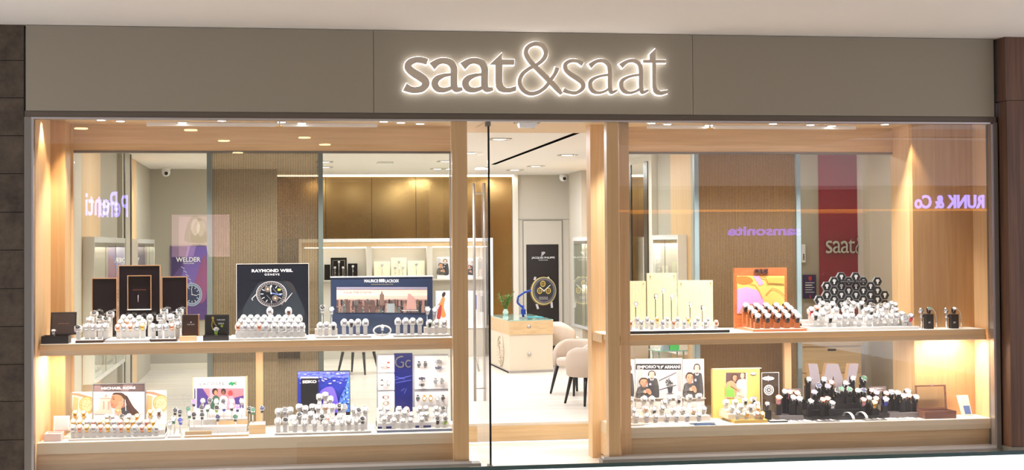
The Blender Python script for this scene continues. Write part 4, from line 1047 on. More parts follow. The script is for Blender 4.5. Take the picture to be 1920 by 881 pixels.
zz = ZZ(100, 606, .36); mb = MB(); add_text(mb, 'MAURICE LACROIX', cx+.0, cx+.1, zz-.008, zz+.001, .352, copper, .01); mb.build('printed_name', None, o)
watch((cx-.02, .22, Z1+.055+.034+.0), 's', 1.2, 'silver watch lying in the open black box beside the oak side wall', None)
o, cx, zt_, zl = openbox('open black box with a flower picture in the lid, beside the upright brown box', 380, 428, 632, 590, .22, Z1, M('black_leather_box'), M('box_inner_black', (16, 18, 16), .5), .004, h=.05, lid_tilt=.1)
p = Print(.22+.2-.004); G = M('print_gold')
for a, b in (((399, 596), (401, 604)), ((401, 604), (406, 612)), ((399, 597), (397, 610)), ((397, 610), (399, 618))): p.line(*a, *b, 1.6, G)
p.ell(399, 596, 2.4, 2.6, G).ell(416, 611, 2.6, 2.6, M('print_olive', (150, 160, 50), .5)); p.text('MAURICE LACROIX', 407, 598, 422, 601, wtxt); p.text('GENEVE', 409, 605, 420, 608, wtxt)
p.build('lid_picture', o)
watch((cx+.0, .31, Z1+.034+.034), 'lg', 1.15, 'pale yellow and silver watch lying in the open black box below the flower picture', None, 1.25)
# brown box on light wood foot
o = empty('watch_box', (X(355, .25), .3, Z1), 'upright brown box with copper edge on a light wood foot', 'box')
BX(X(336, .22), X(367, .22), .22, .38, Z1, Z1+.045).build('wood_foot', wood_h, o); BX(X(342, .3), X(371, .3), .3, .37, Z1+.0455, ZZ(355, 590, .3)).build('box_body', dkbrown, o)
BX(X(370.5, .3), X(373, .3), .3, .37, Z1+.0455, ZZ(355, 590, .3)+.002).build('copper_edge', copper, o)
p = Print(.299); p.text('MAURICE LACROIX', 351, 607, 365, 609.5, wtxt); p.ell(358, 604, 1.2, 1.4, wtxt); p.build('printed_name', o)

# ---- dark mirror boards with copper frames
darkmirror = M('dark_mirror', (22, 16, 20), .04, .0, coat=1.0, spec=1.0)
def mirrorboard(px0, px1, py0, Y, zb, label, inner=None):
    a, b = X(px0, Y, 560), X(px1, Y, 560); zt = ZZ((px0+px1)/2, py0, Y); t = .008
    o = empty('mirror_board', ((a+b)/2, Y, zb), label, 'display board')
    BX(a+t, b-t, Y, Y+.03, zb, zt-t).build('dark_panel', darkmirror, o)
    mb = MB(); mb.box(a, b, Y-.012, Y+.03, zt-t, zt); mb.box(a, a+t, Y-.012, Y+.03, zb, zt-t); mb.box(b-t, b, Y-.012, Y+.03, zb, zt-t); mb.build('copper_frame', copper, o)
    if inner:
        x0, y0, x1, y1 = inner; c, d = X(x0, Y), X(x1, Y); z1, z0 = ZZ((x0+x1)/2, y0, Y), ZZ((x0+x1)/2, y1, Y)
        mb = MB(); mb.box(c, d, Y-.03, Y-.001, z1-t, z1); mb.box(c, c+t, Y-.03, Y-.001, z0+t, z1-t); mb.box(d-t, d, Y-.03, Y-.001, z0+t, z1-t); mb.box(c, d, Y-.04, Y-.001, z0, z0+t, white); mb.mi = [mb.mat(copper) if i < 18 else i2 for i, i2 in enumerate(mb.mi)]
        f = mb.build('inner_frame', copper, o)
        p = Print(Y-.002); p.text('JACQUES PHILIPPE', 249, 542, 274, 545, M('print_copper_red', (120, 60, 50), .5)); p.line(259, 553, 259, 566, 1.4, lgrey, .6); p.build('printed_name', o)
    return o
mirrorboard(172, 220, 521, .82, Z1, 'copper edged dark mirror board nearest the oak side column')
mirrorboard(222, 301, 497, .84, Z1, 'tallest dark mirror board with a second copper frame inside', (239, 516, 284, 581))
mirrorboard(303, 351, 518.5, .82, Z1, 'copper edged dark mirror board next to the upright brown box')
t1 = tray('watch_tray', 'dark brown tray with white top below the dark mirror board nearest the oak column', 141, 193, .2, .72, Z1, .022, dkbrown)
t2 = tray('watch_tray', 'silver edged tray of watches below the tallest dark mirror board', 196, 279, .2, .72, Z1, .022, white, alu)
t3 = tray('watch_tray', 'dark brown tray of watches beside the upright brown box', 281, 331, .2, .72, Z1, .022, dkbrown)
for o, a, b in ((t1, 143, 191), (t3, 283, 329)): BX(X(a, .21), X(b, .21), .21, .71, Z1+.022, Z1+.025).build('white_sheet', white, o)
tz1 = Z1+.0255
build_set(t1, [(177, 590, 'sb'), (207, 590, 'sb'), (169, 601, 's'), (188, 598, 'sb'), (200, 601, 'sb'), (147, 617, 'sb'), (163, 613, 's'), (174, 613, 's'), (187, 614, 's'), (197, 613, 's')], tz1, .55, 'before first mirror board', 'watches before the dark mirror boards', 'wide', Yr=(.3, .62))
build_set(t2, [(232, 598, 's'), (244, 597, 'ws'), (262, 599, 's'), (281, 597, 's'), (227, 606, 's'), (238, 605, 'r'), (251, 604, 's'), (269, 606, 's'), (222, 615, 'r'), (233, 614, 's'), (245, 614, 'r'), (257, 613, 's'), (268, 613, 'g')], tz1, .7, 'before tallest mirror board', 'watches before the dark mirror boards', Yr=(.32, .64))
build_set(t3, [(308, 585, 'sb'), (337, 585, 'sb'), (301, 596, 'sb'), (320, 595, 's'), (331, 598, 'sb'), (288, 614, 's'), (300, 614, 's'), (312, 613, 's'), (323, 612, 'r'), (333, 609, 's')], tz1, .55, 'next to brown box', 'watches before the dark mirror boards', 'wide', Yr=(.3, .62))
BX(X(218, .5), X(338, .5), .66, .7, tz1, tz1+.08).build('black_riser', blackm, t2)

# ---- black watch picture board
def bigwatch(p):
    W_ = wtxt; cx, cy, r = 509, 551, 29
    p.poly([(458, 597), (478, 540), (498, 526), (540, 530), (556, 548), (566, 597)], M('print_smoke', (30, 40, 50), .5), True)
    p.poly([(528, 525), (546, 530), (556, 550), (548, 545), (536, 530)], M('print_ink_grey'), True)
    p.line(486, 546, 472, 560, 1.6, lgrey); p.line(472, 560, 474, 563, 1.6, lgrey); p.line(534, 566, 548, 549, 2.2, lgrey, 1.2); p.line(531, 566, 528, 572, 2.5, greyp)
    for k, (a, m) in enumerate(((29, lgrey), (27.5, ink), (26.5, greyp), (25, ink), (22.8, lgrey), (22.2, M('print_night_blue', (16, 24, 36), .4)))): p.ell(cx, cy, a, a*.83, m)
    for k in range(36):
        a = k*PI/18; p.line(cx+24*math.cos(a), cy+24*.83*math.sin(a), cx+26*math.cos(a), cy+26*.83*math.sin(a), .5, W_)
    for k in range(12):
        a = k*PI/6; p.line(cx+15*math.cos(a), cy+12.5*math.sin(a), cx+20.5*math.cos(a), cy+17*math.sin(a), 1.2, W_)
    for x, y in ((502, 542), (516, 559)): p.ell(x, y, 6, 5.6, greyp); p.ell(x, y, 4.6, 4.2, M('print_brass', (120, 96, 66), .5)); p.ell(x, y, 2, 2, lgrey)
    p.rect(520.5, 541, 525.5, 545, M('print_lime', (190, 210, 60), .5)); p.line(508, 549, 527, 553, 1.6, blue2); p.line(508, 550, 507, 535, 1.4, W_); p.line(512, 541, 521, 551, 1.6, greyp); p.line(500, 553, 508, 562, 1.4, greyp); p.ell(508.5, 550, 1.5, 1.4, W_)
    p.text('RAYMOND WEIL', 472, 504, 549, 510.5, W_, .03, 1.02); p.text('GENEVE', 496, 512.5, 524, 516.5, W_, .01, 1.3)
o = board('large black picture board of a wristwatch in front of the reeded glass', 443.5, 578, 495, .9, Z1, nblack)
p = Print(.899); bigwatch(p); p.build('printed_picture', o)
mb = MB(); a, b, zt_ = X(442.5, .9), X(579, .9), ZZ(510, 494, .9); mb.box(a, b, .895, .925, zt_-.006, zt_); mb.box(a, a+.006, .895, .925, Z1, zt_-.006); mb.box(b-.006, b, .895, .925, Z1, zt_-.006); mb.build('edge_strip', M('pale_grey_metal'), o)
def steps(o, px0, px1, Yz, m, zb, x1b=None):
    x0, x1 = X(px0, o['_y0']), X(px1, o['_y0'])
    for Y0, Y1, h in Yz: BX(x0, x1, Y0, Y1, zb, zb+h).build('step', m, o)
t = tray('stepped_tray', 'white stepped tray full of watches below the large black watch picture', 430, 575, .16, .78, Z1, .02, white, M('pale_grey_metal'))
steps(t, 440, 572, ((.3, .75, .05), (.44, .72, .08), (.57, .7, .11)), white, Z1+.0205)
stz = lambda Y: Z1+.0205+(.11 if Y >= .57 else .08 if Y >= .44 else .05 if Y > .3 else 0)
build_set(t, [(447+i*13, 613, 's' if i % 3 else 'r', .25) for i in range(5)]+[(514+i*13, 613, 's', .25) for i in range(5)]+[(452+i*13.2, 605, 's', .37) for i in range(9)]+[(457+i*13, 598, 's', .5) for i in range(9)]+[(506, 584, 's', .62), (541, 584, 'br', .62)], stz, .75, 'below black watch picture', 'watches below the large black watch picture')

# ---- navy skyline board
o = board('wide navy board with a city skyline picture and slogan', 620, 811, 518, .9, Z1, navy)
BX(X(619, .9), X(812, .9), .893, .927, ZZ(715, 519.5, .9), ZZ(715, 517.5, .9)).build('white_top_edge', white, o)
p = Print(.899); skyc = [(238, 206, 196), (246, 216, 200), (250, 226, 210), (244, 206, 190), (226, 186, 172)]
for k, c in enumerate(skyc): p.rect(631, 538+k*5.5, 801, 538+(k+1)*5.5+.3, M('sky_band_%d' % k, c, .6))
p.rect(631, 538, 801, 542, M('sky_top', (150, 146, 170), .6)); p.rect(631, 562, 801, 586, M('city_haze', (150, 118, 112), .6))
R = random.Random(5); cc = [M('tower_%d' % i, c, .6) for i, c in enumerate(((92, 70, 66), (60, 62, 66), (120, 96, 84), (84, 96, 98), (40, 46, 52), (170, 130, 120)))]
for k in range(46):
    x = 631+k*3.75; h = R.uniform(3, 9); p.rect(x, 566-h*.6, min(801, x+R.uniform(2, 4)), 574, cc[(k*5) % 6])
for k in range(30):
    x = 631+k*5.7; h = R.uniform(6, 18); p.rect(x, 586-h, min(801, x+R.uniform(3.5, 5.5)), 586, cc[(k*7+1) % 6])
for k in range(70):
    x, y = R.uniform(633, 799), R.uniform(570, 584); p.rect(x, y, x+R.uniform(.8, 2.2), y+R.uniform(.6, 2.4), (cc[5], lgrey, cc[3], M('tower_lit', (226, 178, 140), .6))[k % 4])
p.poly([(712, 572), (712, 552), (714, 551), (715.4, 546), (716, 545), (716.6, 546), (718, 551), (720, 552), (720, 572)], cc[2]); p.rect(725, 569, 740, 586, M('tower_pale', (160, 168, 170), .5)); p.poly([(761, 580), (765, 551), (768, 550), (779, 560), (781, 580)], M('tower_pink', (206, 160, 150), .5)); p.rect(753, 581, 784, 583, lgrey)
for x, y in ((652, 566), (674, 568), (687, 566), (699, 562)): p.poly([(x-4, 586), (x-4, y+2), (x, y), (x+4, y+3), (x+5, 586)], cc[0])
p.text('YOUR TIME IS NOW', 644, 546, 697, 551, M('print_dusk', (90, 70, 78), .5), .0); p.text('MAURICE', 683, 523.5, 709, 529.5, wtxt, .015); p.text('LACROIX', 722, 523.5, 748, 529.5, wtxt, .015); p.text('MANUFACTURE HORLOGERE SUISSE', 696, 532, 737, 534, M('print_pale_gold'))
for x in (712, 715.5, 719): p.ell(x+.2, 526, 1.7, 3.4, wtxt)
p.build('printed_picture', o)
for (a, b, lab, its) in ((592, 633, 'small white tray of three watches beside the reeded glass end of the navy board', [(600, 612, 's'), (612, 611, 's'), (625, 612, 'k')]),
    (637, 695, 'white tray of four watches below the slogan of the navy board', [(645, 606, 's'), (658, 607, 'k'), (671, 606, 's'), (685, 606, 's')]),
    (738, 797, 'white tray of four watches between the ring and the bracelet end', [(746, 604, 's'), (760, 604, 's'), (773, 604, 's'), (787, 604, 's')]),
    (799, 842, 'white tray of three watches beside the bronze door post', [(805, 607, 'k'), (818, 607, 's'), (832, 607, 's')])):
    t = tray('watch_tray', lab, a, b, .3, .48, Z1, .02, white, M('pale_grey_metal'))
    build_set(t, [i+(.38,) for i in its], Z1+.0205, .8, {592: 'by reeded glass', 637: 'below slogan', 738: 'past white ring', 799: 'by bronze post'}[a], 'watches before the navy skyline board', rows=1)
for (a, b, its, lab, wh) in ((590, 632, [(604, 580, 'sb', .62), (622, 583, 's', .62)], 'pale block carrying two raised watches beside the navy board', 'on pale block by reeded glass'), (796, 838, [(801, 583, 's', .62), (815, 584, 's', .62)], 'pale block carrying two raised watches near the bronze post', 'on pale block by bronze post')):
    t = tray('display_block', lab, a, b, .55, .7, Z1, .075, M('pale_taupe', (206, 196, 186), .5)); build_set(t, its, Z1+.0755, .5, wh, 'raised watches beside the navy skyline board', 'clip', rows=1, scale=1.1)
def ring():
    c = P(716.5, 600, .42); o = empty('ring_stand', (c.x, .42, Z1), 'white oval ring holding one watch before the navy skyline board', 'display stand')
    zc_ = Z1+.055; pts = [(c.x+.082*math.cos(k*PI/16), .42, zc_+.046*math.sin(k*PI/16)+.004) for k in range(33)]
    MB().tube(pts, .009, 10).build('ring', whitegl, o); watch((c.x, .42, zc_+.03), 's', .5, 'silver watch hanging inside the white oval ring', None, 1.0)
    MB().bar((c.x, .425, Z1), (c.x, .425, zc_-.01), .006).build('foot', whitegl, o)
ring()

# ---- cream fluted boards
fl = M('cream_fluted_panel', (250, 240, 204), .4)
for px0, px1, py0, lab in ((1160, 1210.5, 527, 'cream fluted board partly hidden by the bronze door post'), (1213, 1268, 512, 'tallest cream fluted board, middle of the three'), (1271, 1336, 525.5, 'cream fluted board next to the reeded glass')):
    Y = .88 if px0 != 1213 else .86; a, b = X(px0, Y), X(px1, Y); zt_ = ZZ((px0+px1)/2, py0, Y)
    o = empty('fluted_board', ((a+b)/2, Y, Z1), lab, 'display board'); n = int((b-a)/.013); mb = MB(); vs = []; fs = []
    for k in range(n*4+1):
        x = a+(b-a)*k/(n*4); y = Y+.004*math.cos(k/4*2*PI)
        vs += [(x, y, Z1), (x, y, zt_), (x, Y+.03, zt_), (x, Y+.03, Z1)]
    for k in range(n*4): s = 4*k; fs += [(s, s+4, s+5, s+1), (s+1, s+5, s+6, s+2), (s+2, s+6, s+7, s+3), (s+3, s+7, s+4, s)]
    fs += [(0, 1, 2, 3), (n*16+3, n*16+2, n*16+1, n*16)]; mb.add(vs, fs, fl); mb.build('fluted_panel', fl, o)
    for sx in (a+.03, b-.03): MB().bar((sx, Y-.01, zt_-.03), (sx, Y+.002, zt_-.03), .006, m=goldw).build('screw', goldw, o)
t = tray('display_tray', 'long white tray with dark edge under the cream fluted boards', 1161, 1366, .16, .8, Z1, .03, white, blackm)
build_set(t, [(1169, 571, 'sb', .7), (1192, 571, 's', .7), (1229, 556, 's', .74), (1243, 545, 's', .74), (1259, 556, 's', .74), (1294, 571, 's', .7), (1317, 577, 's', .7)], Z1+.0305, .3, 'on tall posts', 'watches on thin posts before the cream boards', 'clip', hm=blackm, rows=1, scale=.8)
rows_ = [(1175+i*19, 601, 's' if i % 3 else 'g', .52) for i in range(9)]+[(1182+i*20, 607, 's' if i % 4 else 'r', .36) for i in range(9)]
build_set(t, rows_, Z1+.0305, 1.0, 'before cream boards', 'watches on white cushions before the cream boards', Yr=(.3, .55), rows=2, scale=.85)
# small figure box lying before the middle board
# ---- orange wood board
o = board('orange wood framed board with a pink and yellow abstract picture', 1377, 1475, 502, .78, Z1, wood_red, th=.05)
YP_ = .779; p = Print(YP_)
p.rect(1382, 517, 1471, 588, M('print_yellow', (250, 206, 110), .5)); p.poly([(1382, 519), (1404, 519), (1412, 528), (1396, 534), (1382, 530)], M('print_deep_orange', (236, 130, 60), .5), True)
p.poly([(1382, 542), (1400, 538), (1420, 544), (1432, 562), (1428, 588), (1382, 588)], M('print_orchid', (244, 170, 226), .5)); p.poly([(1412, 517), (1424, 517), (1432, 532), (1424, 536)], M('print_orchid')); p.poly([(1384, 588), (1396, 568), (1424, 572), (1426, 588)], M('print_salmon', (246, 150, 130), .5))
p.pline([(1404, 532), (1416, 534), (1424, 546), (1430, 560)], 1.2, orangep); p.pline([(1436, 552), (1448, 540), (1460, 544), (1471, 554)], 1.6, orangep); p.pline([(1424, 518), (1436, 521), (1440, 532)], 1.6, M('print_deep_orange')); p.poly([(1440, 521), (1471, 521), (1471, 532), (1440, 530)], M('print_ochre', (236, 186, 90), .5))
p.build('abstract_picture', o)
mb = MB(); c0, c1 = P(1414, 512.5, .77), P(1440, 504, .77); add_text(mb, 'ORIS', c0.x, c1.x, c0.z, c1.z, .768, chrome, .03, depth=.012); mb.build('metal_letters', chrome, o)
a, b = X(1377, .78), X(1410, .24)
t = empty('wooden_tray', (X(1445, .5), .45, Z1), 'orange wood tray with twenty watch blocks before the abstract picture', 'display tray')
MB().prism_z([(X(1410, .2), .2), (X(1511, .2), .2), (X(1474, .77), .77), (X(1379, .77), .77)], Z1, Z1+.022).build('tray_plate', wood_red, t)
MB().prism_z([(X(1413, .22), .22), (X(1506, .22), .22), (X(1472, .7), .7), (X(1390, .7), .7)], Z1+.0222, Z1+.024).build('white_sheet', white, t)
its = []
for r, (dx, py, Y) in enumerate(((0, 577, .68), (8, 583, .56), (15, 590, .44), (22, 597, .32))):
    for c in range(5): its.append((1397+dx+c*18.8, py, 'k', Y))
    oy = Y
for r in range(4):
    build_set(t, its[r*5:r*5+5], Z1+.0245, .75, 'in %s row on orange tray' % ('farthest', 'third', 'second', 'nearest')[r], 'black strapped watches on the orange wood tray', 'block', hm=wood_red, blockm=wood_red, rows=1, scale=1.3)
# ---- hexagon board
def hexboard():
    Y = .86; cols = {}; hexm = M('hexagon_black', (20, 28, 32), .25); rim = M('hexagon_rim', (160, 170, 170), .3, .5)
    o = empty('hexagon_board', (X(1598, Y), Y, Z1), 'black board of many joined hexagons with twin letter emblems', 'display board')
    k = 1/5.508; W_ = 75.5*k; Hh = 92*k
    spec = [(200, [455]), (277, [312, 405, 497]), (353, [262, 358, 450]), (427, [215, 312, 403, 497]), (502, [262, 358, 450]), (577, [215, 312, 403, 497]), (653, [262, 358, 450]), (728, [312, 405, 497]), (800, [262, 358, 450]), (875, [403, 497])]
    a, b = X(1536, Y), X(1662, Y)
    for u, vs_ in spec:
        for v in vs_:
            cx, cy_ = 1500+u*k, 480+v*k; r = 50*k
            pts = [P(cx+r*math.cos(j*PI/3), cy_+r*1.055*math.sin(j*PI/3), Y) for j in range(6)]; pin = [P(cx+r*.9*math.cos(j*PI/3), cy_+r*.97*math.sin(j*PI/3), Y) for j in range(6)]
            mb = MB(); mb.prism_y([(q.x, q.z) for q in pts], Y+.001, Y+.03, rim); mb.prism_y([(q.x, q.z) for q in pin], Y-.003, Y+.001, hexm, back=False)
            h = mb.build('hexagon', None, o)
            mb = MB(); y = Y-.0045
            for s in (-1, 1):
                c = P(cx+s*1.4*1.35, cy_-1.6, Y); q = P(cx+s*.55*1.3, cy_, Y)
                t_ = .0042
                mb.box(q.x-t_/2, q.x+t_/2, y, y+.001, q.z-.026, q.z+.022, wtxt)
                for t in range(8):
                    a0 = -PI/2+PI*t/8; a1 = -PI/2+PI*(t+1)/8; R1, R0 = .0135, .0095; cz = q.z+.0085
                    f = lambda R_, A: (q.x+s*R_*math.cos(A), y, cz+R_*math.sin(A))
                    mb.add([f(R0, a0), f(R1, a0), f(R1, a1), f(R0, a1)], [(0, 1, 2, 3) if s > 0 else (3, 2, 1, 0)], wtxt)
            mb.build('emblem', None, h)
    p0, p1 = P(1572, 531, Y), P(1625, 524.5, Y); bar_ = BX(p0.x, p1.x, Y-.02, Y-.004, p0.z, p1.z).build('name_bar', hexm, o)
    mb = MB(); add_text(mb, 'PHILIPP PLEIN', p0.x+.02, p1.x-.02, p0.z+.01, p1.z-.008, Y-.021, M('print_ink_light', (130, 130, 130), .5), .0, 1.2); mb.build('name_letters', None, bar_)
    mb = MB(); 
    for x in (X(1560, Y), X(1645, Y)): mb.box(x-.01, x+.01, Y+.031, Y+.05, Z1, Z1+.15)
    mb.build('back_struts', blackm, o)
hexboard()
t = tray('stepped_tray', 'white low stepped tray of watches below the hexagon board', 1514, 1722, .2, .78, Z1, .03, white)
steps(t, 1522, 1712, ((.36, .76, .025), (.52, .75, .055)), white, Z1+.0305)
stz = lambda Y: Z1+.0305+(.055 if Y >= .52 else .025 if Y > .36 else 0)
hx = [(1541, 573, 'k'), (1560, 574, 'k'), (1588, 571, 'kk'), (1598, 573, 'w'), (1614, 573, 'k'), (1634, 577, 'kk'), (1650, 577, 'kk'), (1669, 573, 'k'), (1676, 575, 'k'),
      (1520, 584, 'rd'), (1529, 581, 'kp'), (1547, 582, 'w'), (1566, 584, 'w'), (1585, 581, 'w'), (1594, 586, 'k'), (1623, 585, 'w'), (1632, 586, 'k'), (1650, 587, 'w'), (1659, 580, 'w'), (1677, 585, 'k'),
      (1528, 593, 'kk'), (1541, 592, 'w'), (1555, 598, 'k'), (1572, 598, 'w'), (1583, 596, 'w'), (1596, 596, 'w'), (1611, 598, 'w'), (1629, 599, 'w'), (1640, 596, 'w'), (1651, 594, 's'), (1667, 596, 'w'), (1679, 595, 'w'), (1689, 592, 'k'), (1696, 598, 'ws'), (1706, 596, 'rd')]
build_set(t, hx, stz, .8, 'below hexagon board', 'watches below the hexagon board', 'pillow', Yr=(.28, .66), scale=1.15)
# ---- two black blocks with watches
for i, (px, lab, lw) in enumerate(((1742, 'black block stand with a chrome ball arm, nearer the hexagon board', 'watch on the black block nearer the hexagon board'), (1789, 'black block stand with a chrome ball arm, nearer the window end', 'watch on the black block nearer the window end'))):
    x0, x1 = X(px-7, .22), X(px+7, .22); z = ZZ(px, 589, .22); cxx = (x0+x1)/2
    o = empty('block_stand', (cxx, .26, Z1), lab, 'display stand'); BX(x0, x1, .22, .29, Z1, z).build('block', blackm, o, bevel=.003)
    p = Print(.2195); p.text('PP', px-2+1, 603, px+2+1, 606.5, wtxt); p.build('printed_mark', o)
    mb = MB(); mb.lathe([(.004, -.03), (.02, -.024), (.03, 0), (.02, .024), (.004, .03)], (cxx-.06, .3, z+.035), n=14, m=chrome); mb.lathe([(.004, -.022), (.016, -.016), (.022, 0), (.016, .016), (.004, .022)], (cxx-.055, .3, z-.02), n=14, m=chrome); mb.bar((cxx-.055, .3, Z1), (cxx-.055, .3, z+.02), .012, m=chrome); mb.build('chrome_balls', None, o)
    pts = [(cxx+.045+.062*math.cos(t), .32, z-.02+.075*math.sin(t)) for t in [k*PI/14 for k in range(15)]]
    MB().tube(pts, .004, 8).tube([pts[0], (pts[0][0]+.006, .32, Z1)], .006, 8).tube([pts[-1], (pts[-1][0], .32, Z1)], .004, 8).build('wire_arch', chrome, o)
    watch((cxx, .255, z+.0325), ('kg', 'k')[i], .9, ('green-faced black ', 'pale-faced black ')[i]+lw, None, 1.05)

# ================================================================== LOWER DISPLAYS
# pale pink open box
openbox('open pale pink presentation box in the lower corner beside the oak side wall', 82, 114, 813, 781, .18, Z2, M('pale_pink_box', (250, 232, 232), .5), M('pale_pink_lining', (236, 196, 200), .5), .05)
# photo board of a woman with ponytail
Yk = .62
o = board('grey bordered photo board of a woman with a ponytail leaning on her hand', 174.5, 271, 720, Yk, Z2, M('board_white', (246, 242, 242), .5))
p = Print(Yk-.001); p.rect(174.5, 720, 271, 734, M('print_brown_band', (84, 66, 64), .5)); p.poly([(174.5, 720), (186, 720), (196, 734), (174.5, 734)], M('print_brown_band2', (120, 100, 100), .5)); p.poly([(232, 720), (250, 720), (240, 734), (226, 734)], M('print_brown_band2')); p.text('MICHAEL KORS', 190, 724.5, 254, 730.5, wtxt, .03)
p.rect(177, 735.5, 269, 776, M('print_rosy_sky', (244, 228, 230), .6)); ms = M('print_rosy_stone', (222, 178, 166), .6); md = M('print_rosy_shade', (184, 136, 126), .6)
p.poly([(183, 776), (188, 748), (192, 744), (199, 741), (207, 746), (211, 776)], ms); p.rect(186, 746, 209, 748, md); p.rect(193, 752, 196, 776, md); p.rect(202, 752, 205, 776, md); p.poly([(196, 744), (199, 735.5), (201, 744)], md); p.poly([(177, 770), (200, 766), (215, 776), (177, 776)], ms)
shk = M('print_shade_skin', (168, 116, 92), .6); sk2 = M('print_bronze_skin', (186, 124, 90), .6)
p.poly([(232, 742), (238, 742), (243, 750), (250, 762), (261, 776), (240, 776), (237, 758)], hair, True); p.line(240, 752, 252, 775, .8, M('print_hair_light', (96, 62, 46), .6)); p.line(243, 752, 257, 775, .7, M('print_hair_light'))
p.poly([(222, 776), (223, 764), (231, 758), (238, 762), (240, 776)], darkgrey, True)
p.poly([(222, 756), (234, 752), (235, 762), (226, 766)], shk)
p.poly([(211.5, 738.5), (209, 743), (208.6, 747), (207.2, 750.5), (205.8, 753.5), (208, 754.8), (207.6, 757), (208.4, 758.6), (207.9, 760.4), (209.5, 763.6), (213.5, 764.6), (220, 762), (227, 757), (231, 751), (231, 743), (226, 738), (218, 736)], sk2)
p.poly([(218, 762.6), (227, 757), (231, 751), (230, 745), (224, 753), (214, 761), (212, 764.4)], shk)
p.poly([(211, 740), (213, 736.6), (220, 735.6), (229, 736.5), (235, 741), (237, 748), (235, 753), (232, 752.5), (231, 747), (227, 742), (219, 739.4)], hair, True)
p.ell(230.6, 750, 1.7, 3, skin); p.line(210, 744.8, 215.4, 743.6, .9, hair); p.line(210.4, 748, 214.6, 747.4, .9, ink); p.line(213.5, 749, 215.2, 748, .6, ink); p.line(208, 754.6, 210.6, 754.2, .7, shk)
p.poly([(207.9, 757.4), (210.5, 757), (213, 758), (210.5, 759), (208.2, 758.6)], M('print_lip', (164, 92, 84), .6)); p.line(208.4, 759.8, 212, 759.6, .8, M('print_lip'))
p.poly([(219, 776), (216, 769), (217, 764), (221, 758), (222, 753.5), (227, 752), (231, 754.5), (231, 759), (227, 765), (228, 776)], skin, True)
for k in range(4): p.line(222+k*2.3, 753.6, 220.4+k*2.4, 760, .5, shk)
p.line(214.5, 768.2, 227.5, 770.4, 3, M('print_gold')); p.line(214.5, 767.2, 227.5, 769.4, .5, paper); p.ell(221, 769.4, 2.3, 2.5, M('print_gold')); p.ell(221, 769.4, 1.5, 1.7, paper); p.line(234.5, 749, 236, 770, 1.3, wtxt)
p.build('printed_photo', o)
mb = MB()
for a, b in ((173, 174.5), (271, 272.5)): mb.box(X(a, Yk), X(b, Yk), Yk-.01, Yk+.025, Z2, ZZ(222, 720, Yk))
mb.box(X(173, Yk), X(272.5, Yk), Yk-.01, Yk+.025, ZZ(222, 720, Yk), ZZ(222, 718.6, Yk)); mb.build('metal_edge', alu, o)
for a, b, y0, lab in ((133.5, 173, 735, 'photo wing board of a golden watch beside the oak column'), (272, 312, 732, 'photo wing board of a golden watch toward the crocodile logo board')):
    o = board(lab, a, b, y0, Yk+.02, Z2, M('board_white')); p = Print(Yk+.019); x = a
    p.rect(a+1, y0+1.5, b-1, 776, M('print_blush', (236, 208, 192), .6)); p.poly([(a+1, y0+2), (a+14, y0+2), (b-1, y0+10), (b-1, y0+13), (a+1, y0+5)], M('print_rust', (168, 120, 96), .6)); p.poly([(a+4, y0+8), (a+14, y0+11), (a+12, 776), (a+2, 776)], M('print_tan', (206, 158, 110), .6))
    Gp = M('print_deep_gold', (176, 128, 60), .6); p.ell(a+30, y0+24, 15, 16, Gp); p.ell(a+30, y0+24.5, 13.6, 14.6, M('print_champagne', (216, 182, 128), .6)); p.ell(a+30, y0+25, 11.5, 12.5, Gp); p.ell(a+30, y0+25, 10.6, 11.6, M('print_champagne2', (226, 198, 152), .6))
    R = random.Random(2)
    for k in range(34): u, v = R.uniform(0, 2*PI), R.uniform(2, 10.5); p.ell(min(b-2, a+30+v*math.cos(u)), y0+25+v*math.sin(u), .6, .6, M('print_brass'), n=6)
    # keep the picture inside the board
    p.mb.v = [(min(max(v[0], X(a+.5, Yk)), X(b-.5, Yk)), v[1], v[2]) for v in p.mb.v]
    p.build('printed_photo', o); BX(X(a-.0, Yk), X(a+.8, Yk), Yk+.005, Yk+.045, Z2, ZZ(a, y0, Yk)).build('metal_edge', alu_d, o)
t = tray('stepped_tray', 'white stepped tray of watches before the ponytail photo board', 128, 308, .18, .6, Z2, .02, white, white)
steps(t, 130, 306, ((.3, .58, .05), (.42, .57, .09)), white, Z2+.0205)
stz = lambda Y: Z2+.0205+(.09 if Y >= .42 else .05 if Y > .3 else 0)
mk = [(142, 777, 'g', .52), (158, 777, 'g', .52), (282, 776, 'g', .52), (298, 774, 'br', .52), (200, 784, 's', .5), (211, 784, 's', .5), (229, 785, 'kk', .5), (243, 784, 's', .5), (258, 784, 'g', .5)]
mk += [(138+i*12.5, 794, ('g', 'g', 's', 'r')[i % 4], .36) for i in range(13)]+[(137+i*13, 804, ('s', 'r', 'g')[i % 3], .25) for i in range(13)]
build_set(t, mk, stz, .8, 'before ponytail photo', 'watches before the ponytail photo board')

